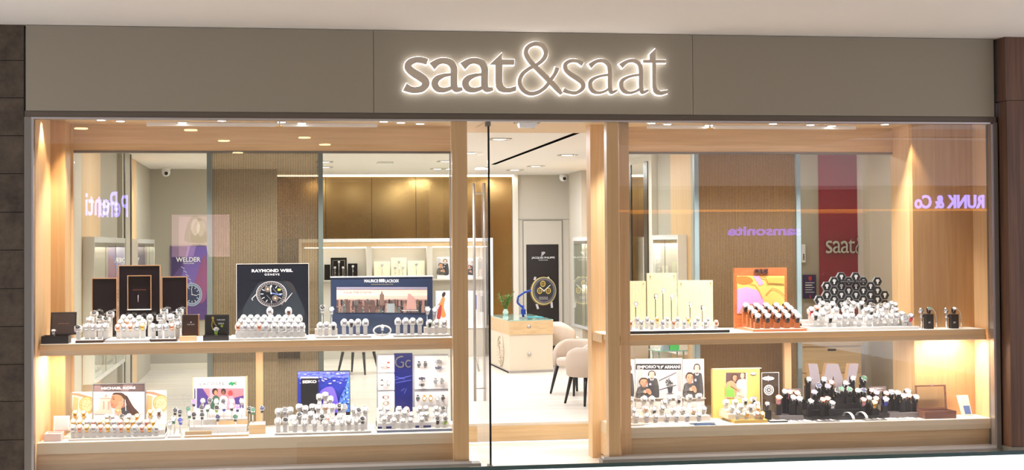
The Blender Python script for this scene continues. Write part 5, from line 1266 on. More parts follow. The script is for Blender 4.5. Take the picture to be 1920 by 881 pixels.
# crocodile logo board
Yc = .72
o = board('white board with a green crocodile logo above a violet group photo', 362, 461, 707, Yc, Z2, M('board_white'), th=.04)
BX(X(360.5, Yc), X(362, Yc), Yc-.01, Yc+.05, Z2, ZZ(411, 706, Yc)).build('wood_edge', wood, o); BX(X(461, Yc), X(463, Yc), Yc-.01, Yc+.05, Z2, ZZ(411, 706, Yc)).build('wood_edge', wood, o)
p = Print(Yc-.001); p.text('LACOSTE', 375, 716.5, 421, 723, M('print_charcoal', (50, 50, 56), .5), 0, 1.25)
gl_ = M('print_croc_green', (30, 130, 80), .5)
p.poly([(428, 721), (430, 717), (434, 715.5), (437, 714), (435, 716.5), (440, 716.5), (445, 715), (445, 716.5), (441, 718), (444, 720), (445, 721), (438, 720.5), (437, 723), (434, 723), (433, 721), (431, 722)], gl_); p.line(439, 718.6, 444, 719.4, .6, redp)
p.rect(364.5, 728, 366.5, 760, blue3); p.rect(369, 728, 457, 765, M('print_indigo', (64, 44, 120), .5)); p.poly([(380, 728), (457, 728), (457, 741), (430, 748), (395, 750)], M('print_coral', (216, 120, 130), .5)); p.poly([(392, 728), (404, 728), (400, 752), (394, 748)], M('print_mauve', (226, 150, 170), .5))
p.ell(403, 734, 5.6, 6.5, ink); p.ell(404.5, 736, 3.2, 4.3, M('print_tan_skin', (196, 130, 90), .5)); p.poly([(395, 765), (399, 745), (405, 741), (411, 746), (414, 765)], M('print_dark_green', (40, 84, 60), .5), True)
p.ell(419, 734, 4.6, 6, ink); p.ell(418.5, 736, 2.8, 3.8, M('print_dark_skin', (130, 84, 60), .5)); p.poly([(411, 765), (413, 745), (419, 742), (426, 746), (428, 765)], paper, True); p.ell(432, 737, 4.5, 5.5, M('print_scarlet', (226, 60, 60), .5)); p.poly([(425, 765), (428, 746), (434, 742), (440, 750), (440, 765)], M('print_mauve'), True)
p.build('printed_photo', o)
t = tray('stepped_tray', 'white and oak stepped tray of colourful watches before the crocodile board', 345, 465, .2, .7, Z2, .02, white, wood)
steps(t, 352, 461, ((.34, .68, .06), (.5, .66, .11)), white, Z2+.0205)
BX(X(402, .49), X(464, .49), .48, .495, Z2+.07, Z2+.12).build('oak_riser', wood_h, t); BX(X(346, .25), X(396, .25), .23, .25, Z2+.021, Z2+.055).build('oak_riser', wood_h, t)
stz = lambda Y: Z2+.0205+(.11 if Y >= .5 else .06 if Y > .34 else 0)
lc = [(364, 755, 'n'), (380, 753, 's'), (393, 752, 'sb'), (406, 754, 'w'), (419, 754, 'kk'), (434, 754, 'k'), (453, 753, 's'), (389, 765, 'gr'), (406, 766, 'lg'), (420, 764, 'b'), (435, 763, 'k'), (445, 765, 'n'),
      (353, 768, 'kg'), (378, 766, 'kk'), (355, 777, 'gr'), (364, 779, 'kk'), (379, 779, 'kk'), (408, 783, 'kb'), (442, 783, 'kg')]
build_set(t, lc, stz, .35, 'before crocodile board', 'watches before the crocodile logo board', 'clip', Yr=(.3, .6))
t2_ = tray('watch_tray', 'white tray of blue and dark watches between the ponytail and crocodile boards', 313, 338, .2, .5, Z2, .02, white)
build_set(t2_, [(328, 771, 'kk', .42), (337, 774, 'kk', .4), (326, 787, 'gr', .3), (339, 789, 'bb', .28), (319, 796, 'w', .24)], Z2+.0205, .35, 'beside crocodile board', 'watches between the ponytail and crocodile boards', 'clip', rows=2)
t3_ = tray('watch_tray', 'oak fronted tray of three watches before the oak upright', 466, 496, .35, .6, Z2, .09, white, wood_h)
build_set(t3_, [(468, 768, 'kk', .5), (474, 770, 'gg', .46), (491, 767, 'kb', .5)], Z2+.0905, .35, 'before oak upright', 'watches before the oak upright', 'clip', rows=1)

# blue underwater board
Ys = .74
o = board('blue underwater picture board with a black name panel', 557.5, 656.5, 695.5, Ys, Z2, blackm)
p = Print(Ys-.001); p.rect(558.5, 696.5, 655.5, 772, blue1); R = random.Random(11)
p.rect(558.5, 696.5, 655.5, 708, M('print_periwinkle', (108, 120, 236), .5))
for k in range(90):
    x, y = R.uniform(560, 652), 697+R.random()**1.6*22; c = (blue2, M('print_foam', (206, 206, 250), .5), M('print_periwinkle'), M('print_mid_blue', (60, 60, 200), .5))[k % 4]; p.ell(x, min(max(y, 699), 740), R.uniform(1, 3.6), R.uniform(.5, 1.3), c, R.uniform(-.4, .4), n=8)
p.poly([(598, 772), (600, 735), (622, 725), (632, 745), (634, 772)], M('print_ultraviolet', (110, 90, 236), .5), True); p.poly([(655.5, 700), (655.5, 772), (632, 772), (638, 745), (648, 725)], M('print_reef', (70, 120, 220), .5))
for k in range(60):
    x, y = R.uniform(634, 655), R.uniform(712, 770)
    if x > 655-(y-700)*.34: p.ell(min(x, 653.5), y, R.uniform(.8, 2), R.uniform(.8, 2.4), (blue3, blue2, M('print_reef_pale', (150, 190, 240), .5))[k % 3], R.random(), n=7)
p.rect(564, 706.5, 597, 709, paper); p.rect(564.5, 709, 597, 772, M('print_black_panel', (14, 14, 20), .3)); p.text('SEIKO', 567, 712.5, 593.5, 718.5, wtxt, .03); p.build('printed_picture', o)
t = tray('stepped_tray', 'wide white stepped tray of watches before the blue underwater board', 514, 694, .2, .72, Z2, .02, white, M('pale_grey_metal'))
steps(t, 540, 676, ((.34, .7, .05), (.47, .68, .1)), white, Z2+.0205); BX(X(596, .62), X(626, .62), .61, .68, Z2+.121, Z2+.2).build('raised_block', white, t)
stz = lambda Y: Z2+.0205+(.1 if .47 <= Y < .6 else .05 if .34 < Y < .47 else 0) if Y < .6 else Z2+.2005
sk = [(599, 744, 's', .64), (610, 741, 's', .65), (619, 748, 's', .64), (561, 763, 's', .52), (572, 766, 's', .5), (586, 763, 's', .54), (596, 764, 's', .51), (610, 763, 'be', .53), (623, 763, 's', .51), (636, 763, 'kk', .54), (645, 764, 'ws', .51), (544, 769, 's', .5),
      (664, 767, 's', .52), (672, 771, 'sb', .49), (562, 779, 'sb', .43), (571, 783, 's', .4), (583, 777, 's', .44), (593, 782, 's', .4), (604, 783, 'kk', .38), (614, 783, 'r', .42), (624, 790, 's', .3), (638, 781, 's', .42), (654, 788, 's', .3), (550, 784, 's', .4), (535, 789, 'sb', .28), (610, 793, 's', .26), (590, 793, 's', .26), (571, 793, 's', .26), (641, 792, 's', .26), (553, 793, 's', .26)]
build_set(t, sk, stz, .4, 'before blue underwater board', 'watches before the blue underwater board')
for its, lab, wh, a, b in (([(522, 770, 's', .5), (533, 773, 'sb', .42), (535, 764, 's', .52)], 'small raised white block of watches at the reeded glass end', 'on raised block by reeded glass', 516, 540), ([(675, 765, 'sb', .53), (685, 765, 's', .52), (679, 785, 'kk', .32), (665, 780, 's', .34)], 'small grey edged block of watches between the blue board and the logo panels', 'on block nearest logo panels', 678, 694)):
    pass
build_set(t, [(522, 771, 's', .31), (534, 770, 'ws', .325), (521, 790, 's', .24), (685, 768, 's', .31), (680, 787, 'kk', .24), (668, 789, 's', .24)], stz, .4, 'at underwater board ends', 'watches at the ends of the blue underwater board', rows=2)

# logo panels with flat mounted watches
Yg = .66; navyblue = M('gc_blue', (10, 20, 96), .3); lil = M('panel_white', (242, 238, 238), .4); gm = M('panel_grey_frame', (150, 150, 156), .4)
o = empty('logo_panel_board', (X(773, Yg), Yg, Z2), 'white and blue panel board with large silver letters and mounted watches', 'display board')
zbp = ZZ(740, 764, Yg)
bsurf(o, 706, 738.5, 664, Yg, zbp-.0, gm, 'side_panel', .03); bsurf(o, 773.5, 840, 664, Yg, zbp, gm, 'side_panel', .03)
bsurf(o, 739, 773, 662, Yg-.005, Z2+.021, navyblue, 'blue_panel', .03)
for a, b, c, d in ((707.5, 666, 738, 698), (707.5, 701, 738, 731), (707.5, 734, 738, 764), (776, 667, 838.5, 729), (776, 734, 838.5, 763)):
    BX(X(a, Yg), X(b if 0 else c, Yg), Yg-.008, Yg, ZZ((a+c)/2, d, Yg), ZZ((a+c)/2, b, Yg)).build('white_panel', lil, o)
for x in (712, 835): BX(X(x, Yg), X(x+1.5, Yg), Yg, Yg+.02, Z2+.0205, zbp).build('strut', gm, o)
gfn = lambda u, v: (P(690+u/4.895, 640+v/4.895, Yg).x, P(690+u/4.895, 640+v/4.895, Yg).z)
mb = MB(); add_ribbon(mb, [(322, 140, 12), (300, 138, 13), (265, 155, 13), (252, 185, 13), (262, 218, 13), (290, 234, 13), (318, 228, 13), (322, 205, 13), (320, 192, 13), (300, 190, 10)], gfn, Yg-.02, Yg-.0055, chrome); add_ribbon(mb, [(388, 180, 10), (368, 172, 11), (350, 184, 11), (345, 204, 11), (352, 226, 11), (372, 234, 11), (390, 226, 10)], gfn, Yg-.02, Yg-.0055, chrome); mb.build('silver_letters', chrome, o)
p = Print(Yg-.006)
for q in (((740, 712), (772, 704)), ((742, 718), (771, 712)), ((742, 706), (760, 711)), ((752, 733), (758, 728)), ((758, 738), (762, 728))): p.line(*q[0], *q[1], .6, M('print_periwinkle'))
p.build('printed_lines', o)
gw = [(716, 684, 'w', 0), (728, 684, 'rd', 0), (716, 717, 'k', 0), (728, 717, 'w', 0), (723, 744, 'r', 1), (723, 755, 'be', 1), (785, 683, 'kk', 0), (797, 683, 'kk', 0), (822, 677.5, 'ws', 1), (822, 689, 'kb', 1), (791, 709, 'kb', 1), (791, 721, 'sb', 1), (816, 714, 'ws', 0), (828, 714, 'ws', 0), (783, 746, 'kk', 0), (795, 746, 'g', 0), (807, 746, 'g', 0), (819, 746, 'w', 0), (830, 746, 'kk', 0)]
for i, (px, py, lk, hz) in enumerate(gw):
    c = P(px, py, Yg-.034); where = 'small side panel' if px < 740 else 'large side panel'
    col = sum(1 for g in gw[:i] if (g[0] < 740) == (px < 740))
    ww = watch((c.x, Yg-.036, c.z), lk, 0, '%s, %s in reading order on %s' % (LOOK[lk][3], ORD[col], where), 'watches mounted on the white panels')
    if hz: ww.rotation_euler = (0, PI/2, 0)
t = tray('stepped_tray', 'grey fronted trays of watches at the foot of the blue letter panel', 705.5, 845, .2, .62, Z2, .025, white, M('tray_blue_grey', (110, 118, 140), .3))
steps(t, 708, 843, ((.32, .6, .05), (.46, .6, .09)), white, Z2+.0255)
for a, b in ((706.5, 736), (777, 806)): BX(X(a, .3), X(b, .3), .3, .318, Z2+.026, Z2+.045).build('navy_front_strip', navyblue, t)
stz = lambda Y: Z2+.0255+(.09 if Y >= .46 else .05 if Y > .32 else 0)
gt = [(713, 769, 's', .52), (726, 769, 's', .52), (748, 769, 'w', .52), (762, 770, 'be', .52), (786, 768, 's', .52), (798, 768, 's', .52), (817, 768, 's', .52), (830, 769, 'sb', .52),
      (716, 778, 'w', .4), (730, 779, 'w', .4), (745, 778, 'w', .4), (758, 776, 'w', .4), (770, 780, 'w', .4), (790, 780, 'w', .4), (799, 779, 's', .4), (818, 780, 'w', .4), (833, 781, 's', .4), (720, 787, 's', .27), (738, 790, 'w', .27), (755, 791, 'w', .27), (769, 790, 'w', .27), (790, 788, 's', .27), (820, 789, 'kk', .27), (834, 789, 'lg', .27)]
build_set(t, gt, stz, .7, 'at foot of blue panel', 'watches at the foot of the blue letter panel')

# fashion boards
Ye = .66; bg = M('board_stone', (222, 212, 204), .5)
for a, b, y0, lab, f0 in ((1158, 1190, 674, 'narrow grey couple photo board half hidden by the bronze post', 1), (1280, 1320, 673, 'narrow grey couple photo board at the reeded glass end', 1), (1191, 1279, 672, 'wide grey couple photo board with black name band and potted plant picture', 0)):
    o = board(lab, a, b, y0, Ye, Z2, bg)
    if f0: fashion(o, Ye, a+1, b-1, y0+3, 745)
    else:
        fashion(o, Ye, 1193, 1236, 690, 747)
        p = Print(Ye-.001); p.rect(1192, 682, 1277, 693, ink); p.text('EMPORIO', 1195, 684.5, 1230, 691, wtxt, .02); p.text('ARMANI', 1246, 684.5, 1275, 691, wtxt, .02)
        for k in range(4): p.poly([(1231+k*1.4, 685+k*1.7), (1237, 686+k*1.7), (1237, 687+k*1.7), (1232+k*1.4, 686.2+k*1.7)], wtxt); p.poly([(1245-k*1.4, 685+k*1.7), (1239, 686+k*1.7), (1239, 687+k*1.7), (1244-k*1.4, 686.2+k*1.7)], wtxt)
        p.rect(1236, 694, 1277, 747, lgrey); p.poly([(1236, 712), (1268, 697), (1268, 700), (1236, 715)], greyp); p.poly([(1268, 694), (1277, 694), (1277, 734), (1271, 732)], M('print_greige', (180, 166, 166), .5)); p.line(1236, 731, 1268, 722, 1.6, darkgrey); p.poly([(1251, 725), (1262, 725), (1260, 737), (1253, 737)], darkgrey); p.ell(1256.5, 738, 7, 1.2, greyp); R = random.Random(9)
        for k in range(46):
            u, v = R.uniform(0, 2*PI), R.uniform(0, 1); p.ell(1256.5+8*v*math.cos(u), 717+9*v*math.sin(u), 1.7, .9, (darkgrey, greyp, M('print_leaf', (70, 84, 72), .5))[k % 3], u, n=6)
        p.build('name_band_and_plant', o)
    BX(X(a+.2, Ye), X(b-.2, Ye), Ye-.02, Ye, ZZ(a, 748, Ye), ZZ(a, 746.5, Ye)).build('ledge', bg, o)
t = tray('stepped_tray', 'cream stepped tray of watches before the grey couple photos', 1161, 1337, .2, .63, Z2, .02, M('tray_cream', (244, 234, 222), .5), white)
steps(t, 1163, 1335, ((.32, .62, .05), (.48, .61, .1)), M('tray_cream'), Z2+.0205)
stz = lambda Y: Z2+.0205+(.1 if Y >= .48 else .05 if Y > .32 else 0)
ea = [(1169, 749, 'sb', .56), (1182, 750, 'sb', .56), (1207, 749, 's', .56), (1222, 749, 's', .56), (1245, 755, 's', .55), (1253, 748, 's', .57), (1272, 749, 'kk', .56), (1292, 746, 'ws', .56), (1310, 744, 'ws', .56),
      (1171, 771, 's', .42), (1187, 770, 's', .42), (1210, 767, 'be', .42), (1226, 769, 'k', .42), (1241, 766, 's', .42), (1263, 770, 's', .42), (1280, 769, 's', .42), (1300, 771, 'be', .42), (1318, 768, 's', .42),
      (1175, 782, 's', .27), (1192, 781, 's', .27), (1212, 781, 's', .27), (1229, 782, 's', .27), (1250, 782, 's', .27), (1268, 781, 's', .27), (1288, 781, 's', .27), (1310, 779, 's', .27)]
build_set(t, ea, stz, .6, 'before grey couple photos', 'watches before the grey couple photo boards')
mb = MB(); a, b = X(1296, .19), X(1338, .19); mb.hexa([(a, .12, Z2), (b, .12, Z2), (b-.02, .19, Z2), (a, .19, Z2)], [(a+.02, .14, Z2+.02), (b-.03, .13, Z2+.012), (b-.05, .18, Z2+.016), (a+.03, .18, Z2+.02)])
tag(mb.build('folded_cloth', M('navy_cloth', (46, 70, 104), .8)), 'folded navy cloth lying at the front edge below the grey couple photos', 'cloth')
mb = MB(); a, b = X(1194, .19), X(1290, .19); mb.hexa([(a, .12, Z2), (b, .12, Z2), (b, .18, Z2), (a+.04, .18, Z2)], [(a+.04, .13, Z2+.012), (b-.02, .13, Z2+.016), (b-.03, .17, Z2+.02), (a+.06, .17, Z2+.014)])
tag(mb.build('folded_cloth', M('grey_cloth', (228, 228, 232), .8)), 'long white cloth strip at the front edge below the grey couple photos', 'cloth')

# yellow board with photo
Yy = .7; yl_ = M('yellow_board', (238, 200, 112), .45)
o = board('yellow board with a photo of a couple and an oval emblem', 1336, 1424.5, 692, Yy, Z2, yl_, th=.06)
BX(X(1335, Yy), X(1425, Yy), Yy-.004, Yy+.062, ZZ(1380, 691.5, Yy)-.001, ZZ(1380, 690.3, Yy)).build('pale_top_edge', creamb, o)
p = Print(Yy-.001); p.rect(1360.5, 698, 1400, 746, paper); p.rect(1361, 698.5, 1398.5, 744, M('print_dusk_brown', (96, 70, 66), .6))
p.poly([(1383, 714), (1388, 711), (1398.5, 713), (1398.5, 744), (1378, 744), (1380, 722)], M('print_shirt', (236, 214, 200), .6), True)
p.line(1390, 712, 1389, 742, .6, M('print_shirt_fold', (206, 180, 164), .6)); p.line(1394, 716, 1396, 740, .6, M('print_shirt_fold'))
face(p, 1392, 704.6, 8.4, 10.4, skin2, M('print_shade_skin2', (196, 158, 136), .6), hair, -.15); p.rect(1361, 695.5, 1398.5, 698.4, yl_)
p.poly([(1361, 721), (1366, 715), (1374, 714), (1380, 720), (1382, 730), (1378, 744), (1361, 744)], skin, True)
p.poly([(1361.3, 727), (1368, 729), (1376, 727), (1378, 744), (1361.3, 744)], M('print_apple_green', (130, 190, 80), .6)); p.poly([(1364, 728), (1367, 717), (1370, 728)], M('print_apple_green')); p.line(1367, 718, 1371, 714, .8, M('print_apple_green'))
for k in range(4): p.line(1363+k*3.6, 731, 1364+k*3.4, 743, .5, M('print_leaf_shade', (96, 150, 60), .6))
face(p, 1378, 708.6, 8.8, 10.6, skin, M('print_shade_skin', (168, 116, 92), .6), hair, .18)
p.line(1371, 722, 1386, 731, 3, skin); p.ell(1387, 731.6, 2.2, 1.6, skin); p.line(1384, 737, 1395, 742, 3, skin2)
p.build('printed_photo', o)
c = P(1412.3, 700.3, Yy); mb = MB(); mb.lathe([(1, 0), (1, .008)], (0, 0, 0), axis='y', n=24); mb.v = [(c.x+v[0]*.033, Yy-.008+v[1], c.z+v[2]*.02) for v in mb.v]; em = mb.build('oval_emblem', alu, o)
mb = MB(); mb.lathe([(1, 0), (1, .002)], (0, 0, 0), axis='y', n=24); mb.v = [(c.x+v[0]*.026, Yy-.0102+v[1], c.z+v[2]*.014) for v in mb.v]; mb.build('oval_face', whitegl, em)
t = empty('watch_tray', (X(1390, .4), .4, Z2), 'yellow sided sloping tray of cream watches before the yellow board', 'display tray')
MB().prism_z([(X(1374, .2), .2), (X(1436, .2), .2), (X(1414, .66), .66), (X(1350, .66), .66)], Z2, Z2+.03).build('tray_plate', yl_, t)
for Y0, Y1, h, a, b in ((.3, .62, .08, 1362, 1424), (.42, .62, .105, 1358, 1416)): BX(X(a, Y0), X(b, Y0), Y0, Y1, Z2+.0305, Z2+h).build('step', creamb, t)
stz = lambda Y: Z2+(.105 if Y >= .42 else .08 if Y > .3 else .0305)
build_set(t, [(1361, 755, 'w', .55), (1378, 755, 's', .55), (1397, 752, 'k', .55), (1412, 750, 'kk', .55), (1419, 759, 'k', .5), (1372, 765, 'w', .38), (1388, 763, 'w', .38), (1406, 764, 'gy', .38), (1420, 766, 'g', .38), (1382, 775, 'w', .26), (1399, 776, 'g', .26), (1418, 777, 'be', .26), (1428, 778, 'g', .26)], stz, .6, 'before yellow board', 'watches before the yellow board')

# clear plate with wheel emblem
Yw = .64
a, b = X(1425.5, Yw), X(1458, Yw); zt_ = ZZ(1441, 698, Yw); o = empty('clear_plate', ((a+b)/2, Yw, Z2), 'small clear plate with a white wheel emblem beside the yellow board', 'display plate')
BX(a, b, Yw, Yw+.006, Z2, zt_).build('clear_sheet', acrylic, o); mb = MB()
for q in ((a, b, zt_-.004, zt_), (a, a+.003, Z2, zt_-.004), (b-.003, b, Z2, zt_-.004)): mb.box(q[0], q[1], Yw-.001, Yw+.007, q[2], q[3])
mb.build('bright_edge', white, o)
p = Print(Yw-.002); mb = MB(); c = P(1441.5, 731, Yw); y = Yw-.003
def rng(mb, cx, cz, r0, r1, n=28):
    for k in range(n):
        A, B = 2*PI*k/n, 2*PI*(k+1)/n; mb.add([(cx+r*math.cos(t), y, cz+r*math.sin(t)) for r, t in ((r0, A), (r1, A), (r1, B), (r0, B))], [(0, 1, 2, 3)], wtxt)
rng(mb, c.x, c.z, .043, .053)
for k in range(10):
    A = 2*PI*k/10; d = Vector((math.cos(A), 0, math.sin(A))); n_ = Vector((-d.z, 0, d.x)); C = Vector((c.x, y, c.z)); mb.add([C+d*.02-n_*.004, C+d*.038-n_*.007, C+d*.038+n_*.007, C+d*.02+n_*.004], [(0, 1, 2, 3)], wtxt)
rng(mb, c.x, c.z, 0.002, .01, 10); mb.build('wheel_emblem', None, o)
p.ell(1440.5, 709.3, 11.2, 3.6, wtxt); p.line(1440.5, 704, 1440.5, 715, .7, wtxt); p.text('WELDER', 1432, 707.5, 1449, 711, M('print_charcoal'), .02); p.build('oval_name', o)

# big W and black blocks
Yq = .8
o = empty('letter_stand', (X(1560, Yq), Yq, Z2), 'large lilac grey letter W with oak sides standing behind the black watch blocks', 'display letter')
wf = lambda u, v: (P(1490+u/5.872, 660+v/5.872, Yq).x, P(1490+u/5.872, 660+v/5.872, Yq).z)
Wp = [(148, 128), (250, 128), (300, 400), (355, 128), (480, 128), (560, 400), (605, 128), (705, 128), (610, 570), (505, 570), (425, 260), (340, 570), (235, 570)]
pts = [wf(*q) for q in Wp]; zm = min(z for x, z in pts); pts = [(x, Z2 if z < zm+.03 else z) for x, z in pts]
MB().prism_y(pts, Yq, Yq+.012).build('letter_face', M('lilac_grey', (158, 148, 156), .4), o); MB().prism_y([(x, z) for x, z in pts], Yq+.0125, Yq+.09).build('letter_body', wood, o)
blk = M('block_black', (22, 22, 24), .35)
t = tray('stepped_tray', 'black stepped tray of watches before the large letter W', 1516, 1660, .26, .76, Z2, .03, blk, blk)
steps(t, 1519, 1656, ((.42, .74, .05), (.54, .74, .1), (.64, .74, .14)), blk, Z2+.0305)
stz = lambda Y: Z2+.0305+(.14 if Y >= .64 else .1 if Y >= .54 else .05 if Y > .42 else 0)
wl = [(1514, 716, 'k', .69), (1543, 716, 'k', .69), (1557, 722, 'kp', .67), (1584, 723, 'k', .67), (1597, 714, 'k', .69), (1617, 714, 'kg', .69), (1533, 728, 'kb', .6), (1550, 729, 'kv', .59), (1568, 737, 'kk', .57), (1575, 734, 'kg', .59), (1590, 735, 'kg', .57), (1607, 737, 'k', .57), (1616, 737, 'kb', .59), (1525, 740, 'kv', .56),
      (1632, 737, 'kp', .58), (1640, 741, 'kv', .52)]
build_set(t, wl, stz, .7, 'before letter W', 'black strapped watches before the letter W', 'block', hm=blk, blockm=blk, scale=1.3)
build_set(t, [(1518, 757, 'k', .36), (1541, 754, 'kp', .36), (1550, 752, 'be', .38), (1558, 760, 's', .34), (1617, 754, 'p', .36), (1627, 751, 's', .38), (1641, 752, 'be', .38), (1638, 759, 'g', .33)], stz, .75, 'at foot of letter W', 'watches at the foot of the letter W', 'pillow', hm=blk, rows=1, scale=1.2)
t = tray('watch_tray', 'grey metal tray of watches between the letter W and the wooden box', 1664, 1722, .3, .62, Z2, .05, M('tray_grey', (120, 114, 116), .35, .3))
build_set(t, [(1658, 753, 'b', .36), (1659, 742, 'kp', .5), (1669, 740, 'kb', .5), (1681, 741, 'kv', .48), (1692, 747, 'kv', .38), (1699, 738, 'w', .52), (1702, 746, 'kp', .4), (1714, 749, 'k', .4)], Z2+.0505, .7, 'near wooden box', 'watches on the grey metal tray', 'block', hm=blk, blockm=blk, scale=1.3, rows=2)
t = tray('watch_tray', 'grey metal tray of pale watches between the clear plate and the letter W', 1459, 1503, .3, .62, Z2, .05, M('tray_grey'))
build_set(t, [(1459, 750, 'p', .4), (1470, 739, 'k', .52), (1479, 740, 'p', .5), (1485, 750, 'k', .38), (1492, 742, 'p', .45), (1497, 752, 'k', .36)], Z2+.0505, .7, 'beside clear plate', 'watches beside the clear plate', 'block', hm=blk, blockm=blk, scale=1.3, rows=2)
o = tray('block_stand', 'single black block stand before the clear plate', 1430, 1443, .42, .5, Z2, .095, blk, cat='display stand')
c = P(1437, 741, .45); watch((c.x, .45, Z2+.095+.034*1.2), 'k', .8, 'black strapped watch on the single block before the clear plate', None, 1.2)
for a, b, lab in ((1441, 1475, 'small open black case tray before the clear plate'), ):
    o = tray('open_tray', lab, a, b, .2, .3, Z2, .012, blk); BX(X(a+2, .2), X(b-2, .2), .21, .29, Z2+.0122, Z2+.016).build('white_pad', white, o)
# framed little picture strips
for a, b, y0, y1, lab in ((1467, 1500, 729, 739, 'small framed strip picture beside the oak upright'), (1626, 1658, 725, 736, 'small framed strip picture behind the violet-faced watches')):
    Yf_ = .745 if a == 1467 else .77; x0, x1 = X(a, Yf_), X(b, Yf_); o = empty('picture_strip', ((x0+x1)/2, Yf_, Z2), lab, 'display board')
    BX(x0, x1, Yf_, Yf_+.008, ZZ(a, y1, Yf_), ZZ(a, y0, Yf_)).build('picture_panel', M('strip_mauve', (150, 130, 130), .4), o)
    p = Print(Yf_-.001); p.ell((a+b)/2-4, (y0+y1)/2, 5, 3, greyp).ell((a+b)/2+5, (y0+y1)/2, 6, 3.4, lgrey).line(a+2, y0+2, b-2, y0+3, .8, wtxt).line(a+3, y1-2, b-4, y0+4, .8, ink); p.build('printed_picture', o)
    mb = MB(); mb.bar((x0+.01, Yf_+.012, Z2), (x0+.01, Yf_+.012, ZZ(a, y0, Yf_)), .004); mb.bar((x1-.01, Yf_+.012, Z2), (x1-.01, Yf_+.012, ZZ(a, y0, Yf_)), .004); mb.build('wire_legs', chrome, o)
# silver trays and straps at the front
for a, b, lab in ((1478, 1526, 'flat white tray at the front edge before the grey metal tray'), (1530, 1572, 'flat silver tray with straps at the front edge, before the letter W'), (1620, 1660, 'flat silver tray at the front edge, past the two lying pale straps'), (1663, 1722, 'flat white lined tray at the front edge near the wooden box')):
    o = tray('open_tray', lab, a, b, .13, .25, Z2, .01, alu if 'silver' in lab else white); n = 5
    for k in range(n):
        x = X(a, .15)+(X(b, .15)-X(a, .15))*(k+.7)/(n+.4); BX(x-.008, x+.008, .14, .24, Z2+.0102, Z2+.015).build('watch_strap', (lm('white'), lm('steel'), lm('grey'))[k % 3], o)
for px, lab in ((1582, 'pale watch strap bent over a black stand, nearer the clear plate side'), (1607, 'pale watch strap bent over a black stand, nearer the wooden box')):
    x = X(px, .3); mb = MB(); N = 12
    pts = [(.28-.1*math.cos(PI*k/N)*1.0-.02, .075*math.sin(PI*k/N)**.8) for k in range(N+1)]
    for k in range(N): (y0, z0), (y1, z1) = pts[k], pts[k+1]; s = .02*(k)/N; mb.add([(x-.014+.03-s*2, y0, Z2+z0+.003), (x+.014+.03-s*2, y0, Z2+z0+.003), (x+.014+.03-s*2-.003, y1, Z2+z1+.003), (x-.014+.03-s*2-.003, y1, Z2+z1+.003), (x-.014+.03-s*2, y0, Z2+z0), (x+.014+.03-s*2, y0, Z2+z0), (x+.014+.03-s*2-.003, y1, Z2+z1), (x-.014+.03-s*2-.003, y1, Z2+z1)], [(0, 1, 2, 3), (7, 6, 5, 4), (0, 3, 7, 4), (1, 5, 6, 2)], lm('beige') if 0 else lm('white'))
    tag(mb.build('curved_strap', None), lab, 'watch strap')
# wooden box with glass lid, card
o, cx, zt_, zl = openbox('open walnut box with a glass lid beside the small white card', 1730, 1789, 775, 722, .16, Z2, walnut_box, M('box_lining_dark', (70, 50, 44), .5), -.0, h=.075, glass=True, lid_tilt=.1)
mb = MB(); mb.box(cx-.012, cx+.012, .355, .36, zl-.004, zl+.01); mb.build('clasp', chrome, o)
Yn = .3; a, b = X(1796, Yn), X(1816, Yn); z1 = ZZ(1806, 741, Yn+.02); o = empty('price_card', ((a+b)/2, Yn, Z2), 'small white standing card with a blue picture near the window end', 'card')
sl = .04
mb = MB(); mb.add([(a+.02, Yn, Z2), (b+.02, Yn, Z2), (b-.01, Yn+sl, z1), (a-.02, Yn+sl, z1), (a+.02, Yn+.004, Z2), (b+.02, Yn+.004, Z2), (b-.01, Yn+sl+.004, z1), (a-.02, Yn+sl+.004, z1)], [(0, 1, 2, 3), (7, 6, 5, 4), (0, 4, 5, 1), (1, 5, 6, 2), (2, 6, 7, 3), (3, 7, 4, 0)]); mb.build('card_sheet', paper, o)
def cq(u, v): return (a+.02-.04*v+(b-a)*u+(.01*v*u), Yn+sl*v-.001, Z2+(z1-Z2)*v)
mb = MB(); mb.add([cq(.35, .1), cq(.9, .1), cq(.9, .5), cq(.35, .5)], [(0, 1, 2, 3)], M('print_blue_soft', (90, 120, 190), .5)); mb.build('blue_picture', None, o)
mb = MB(); mb.add([(b, Yn+.04, Z2), (b, Yn+.1, Z2), (b-.01, Yn+sl+.004, z1-.03)], [(0, 1, 2)]); mb.build('prop_flap', paper, o)

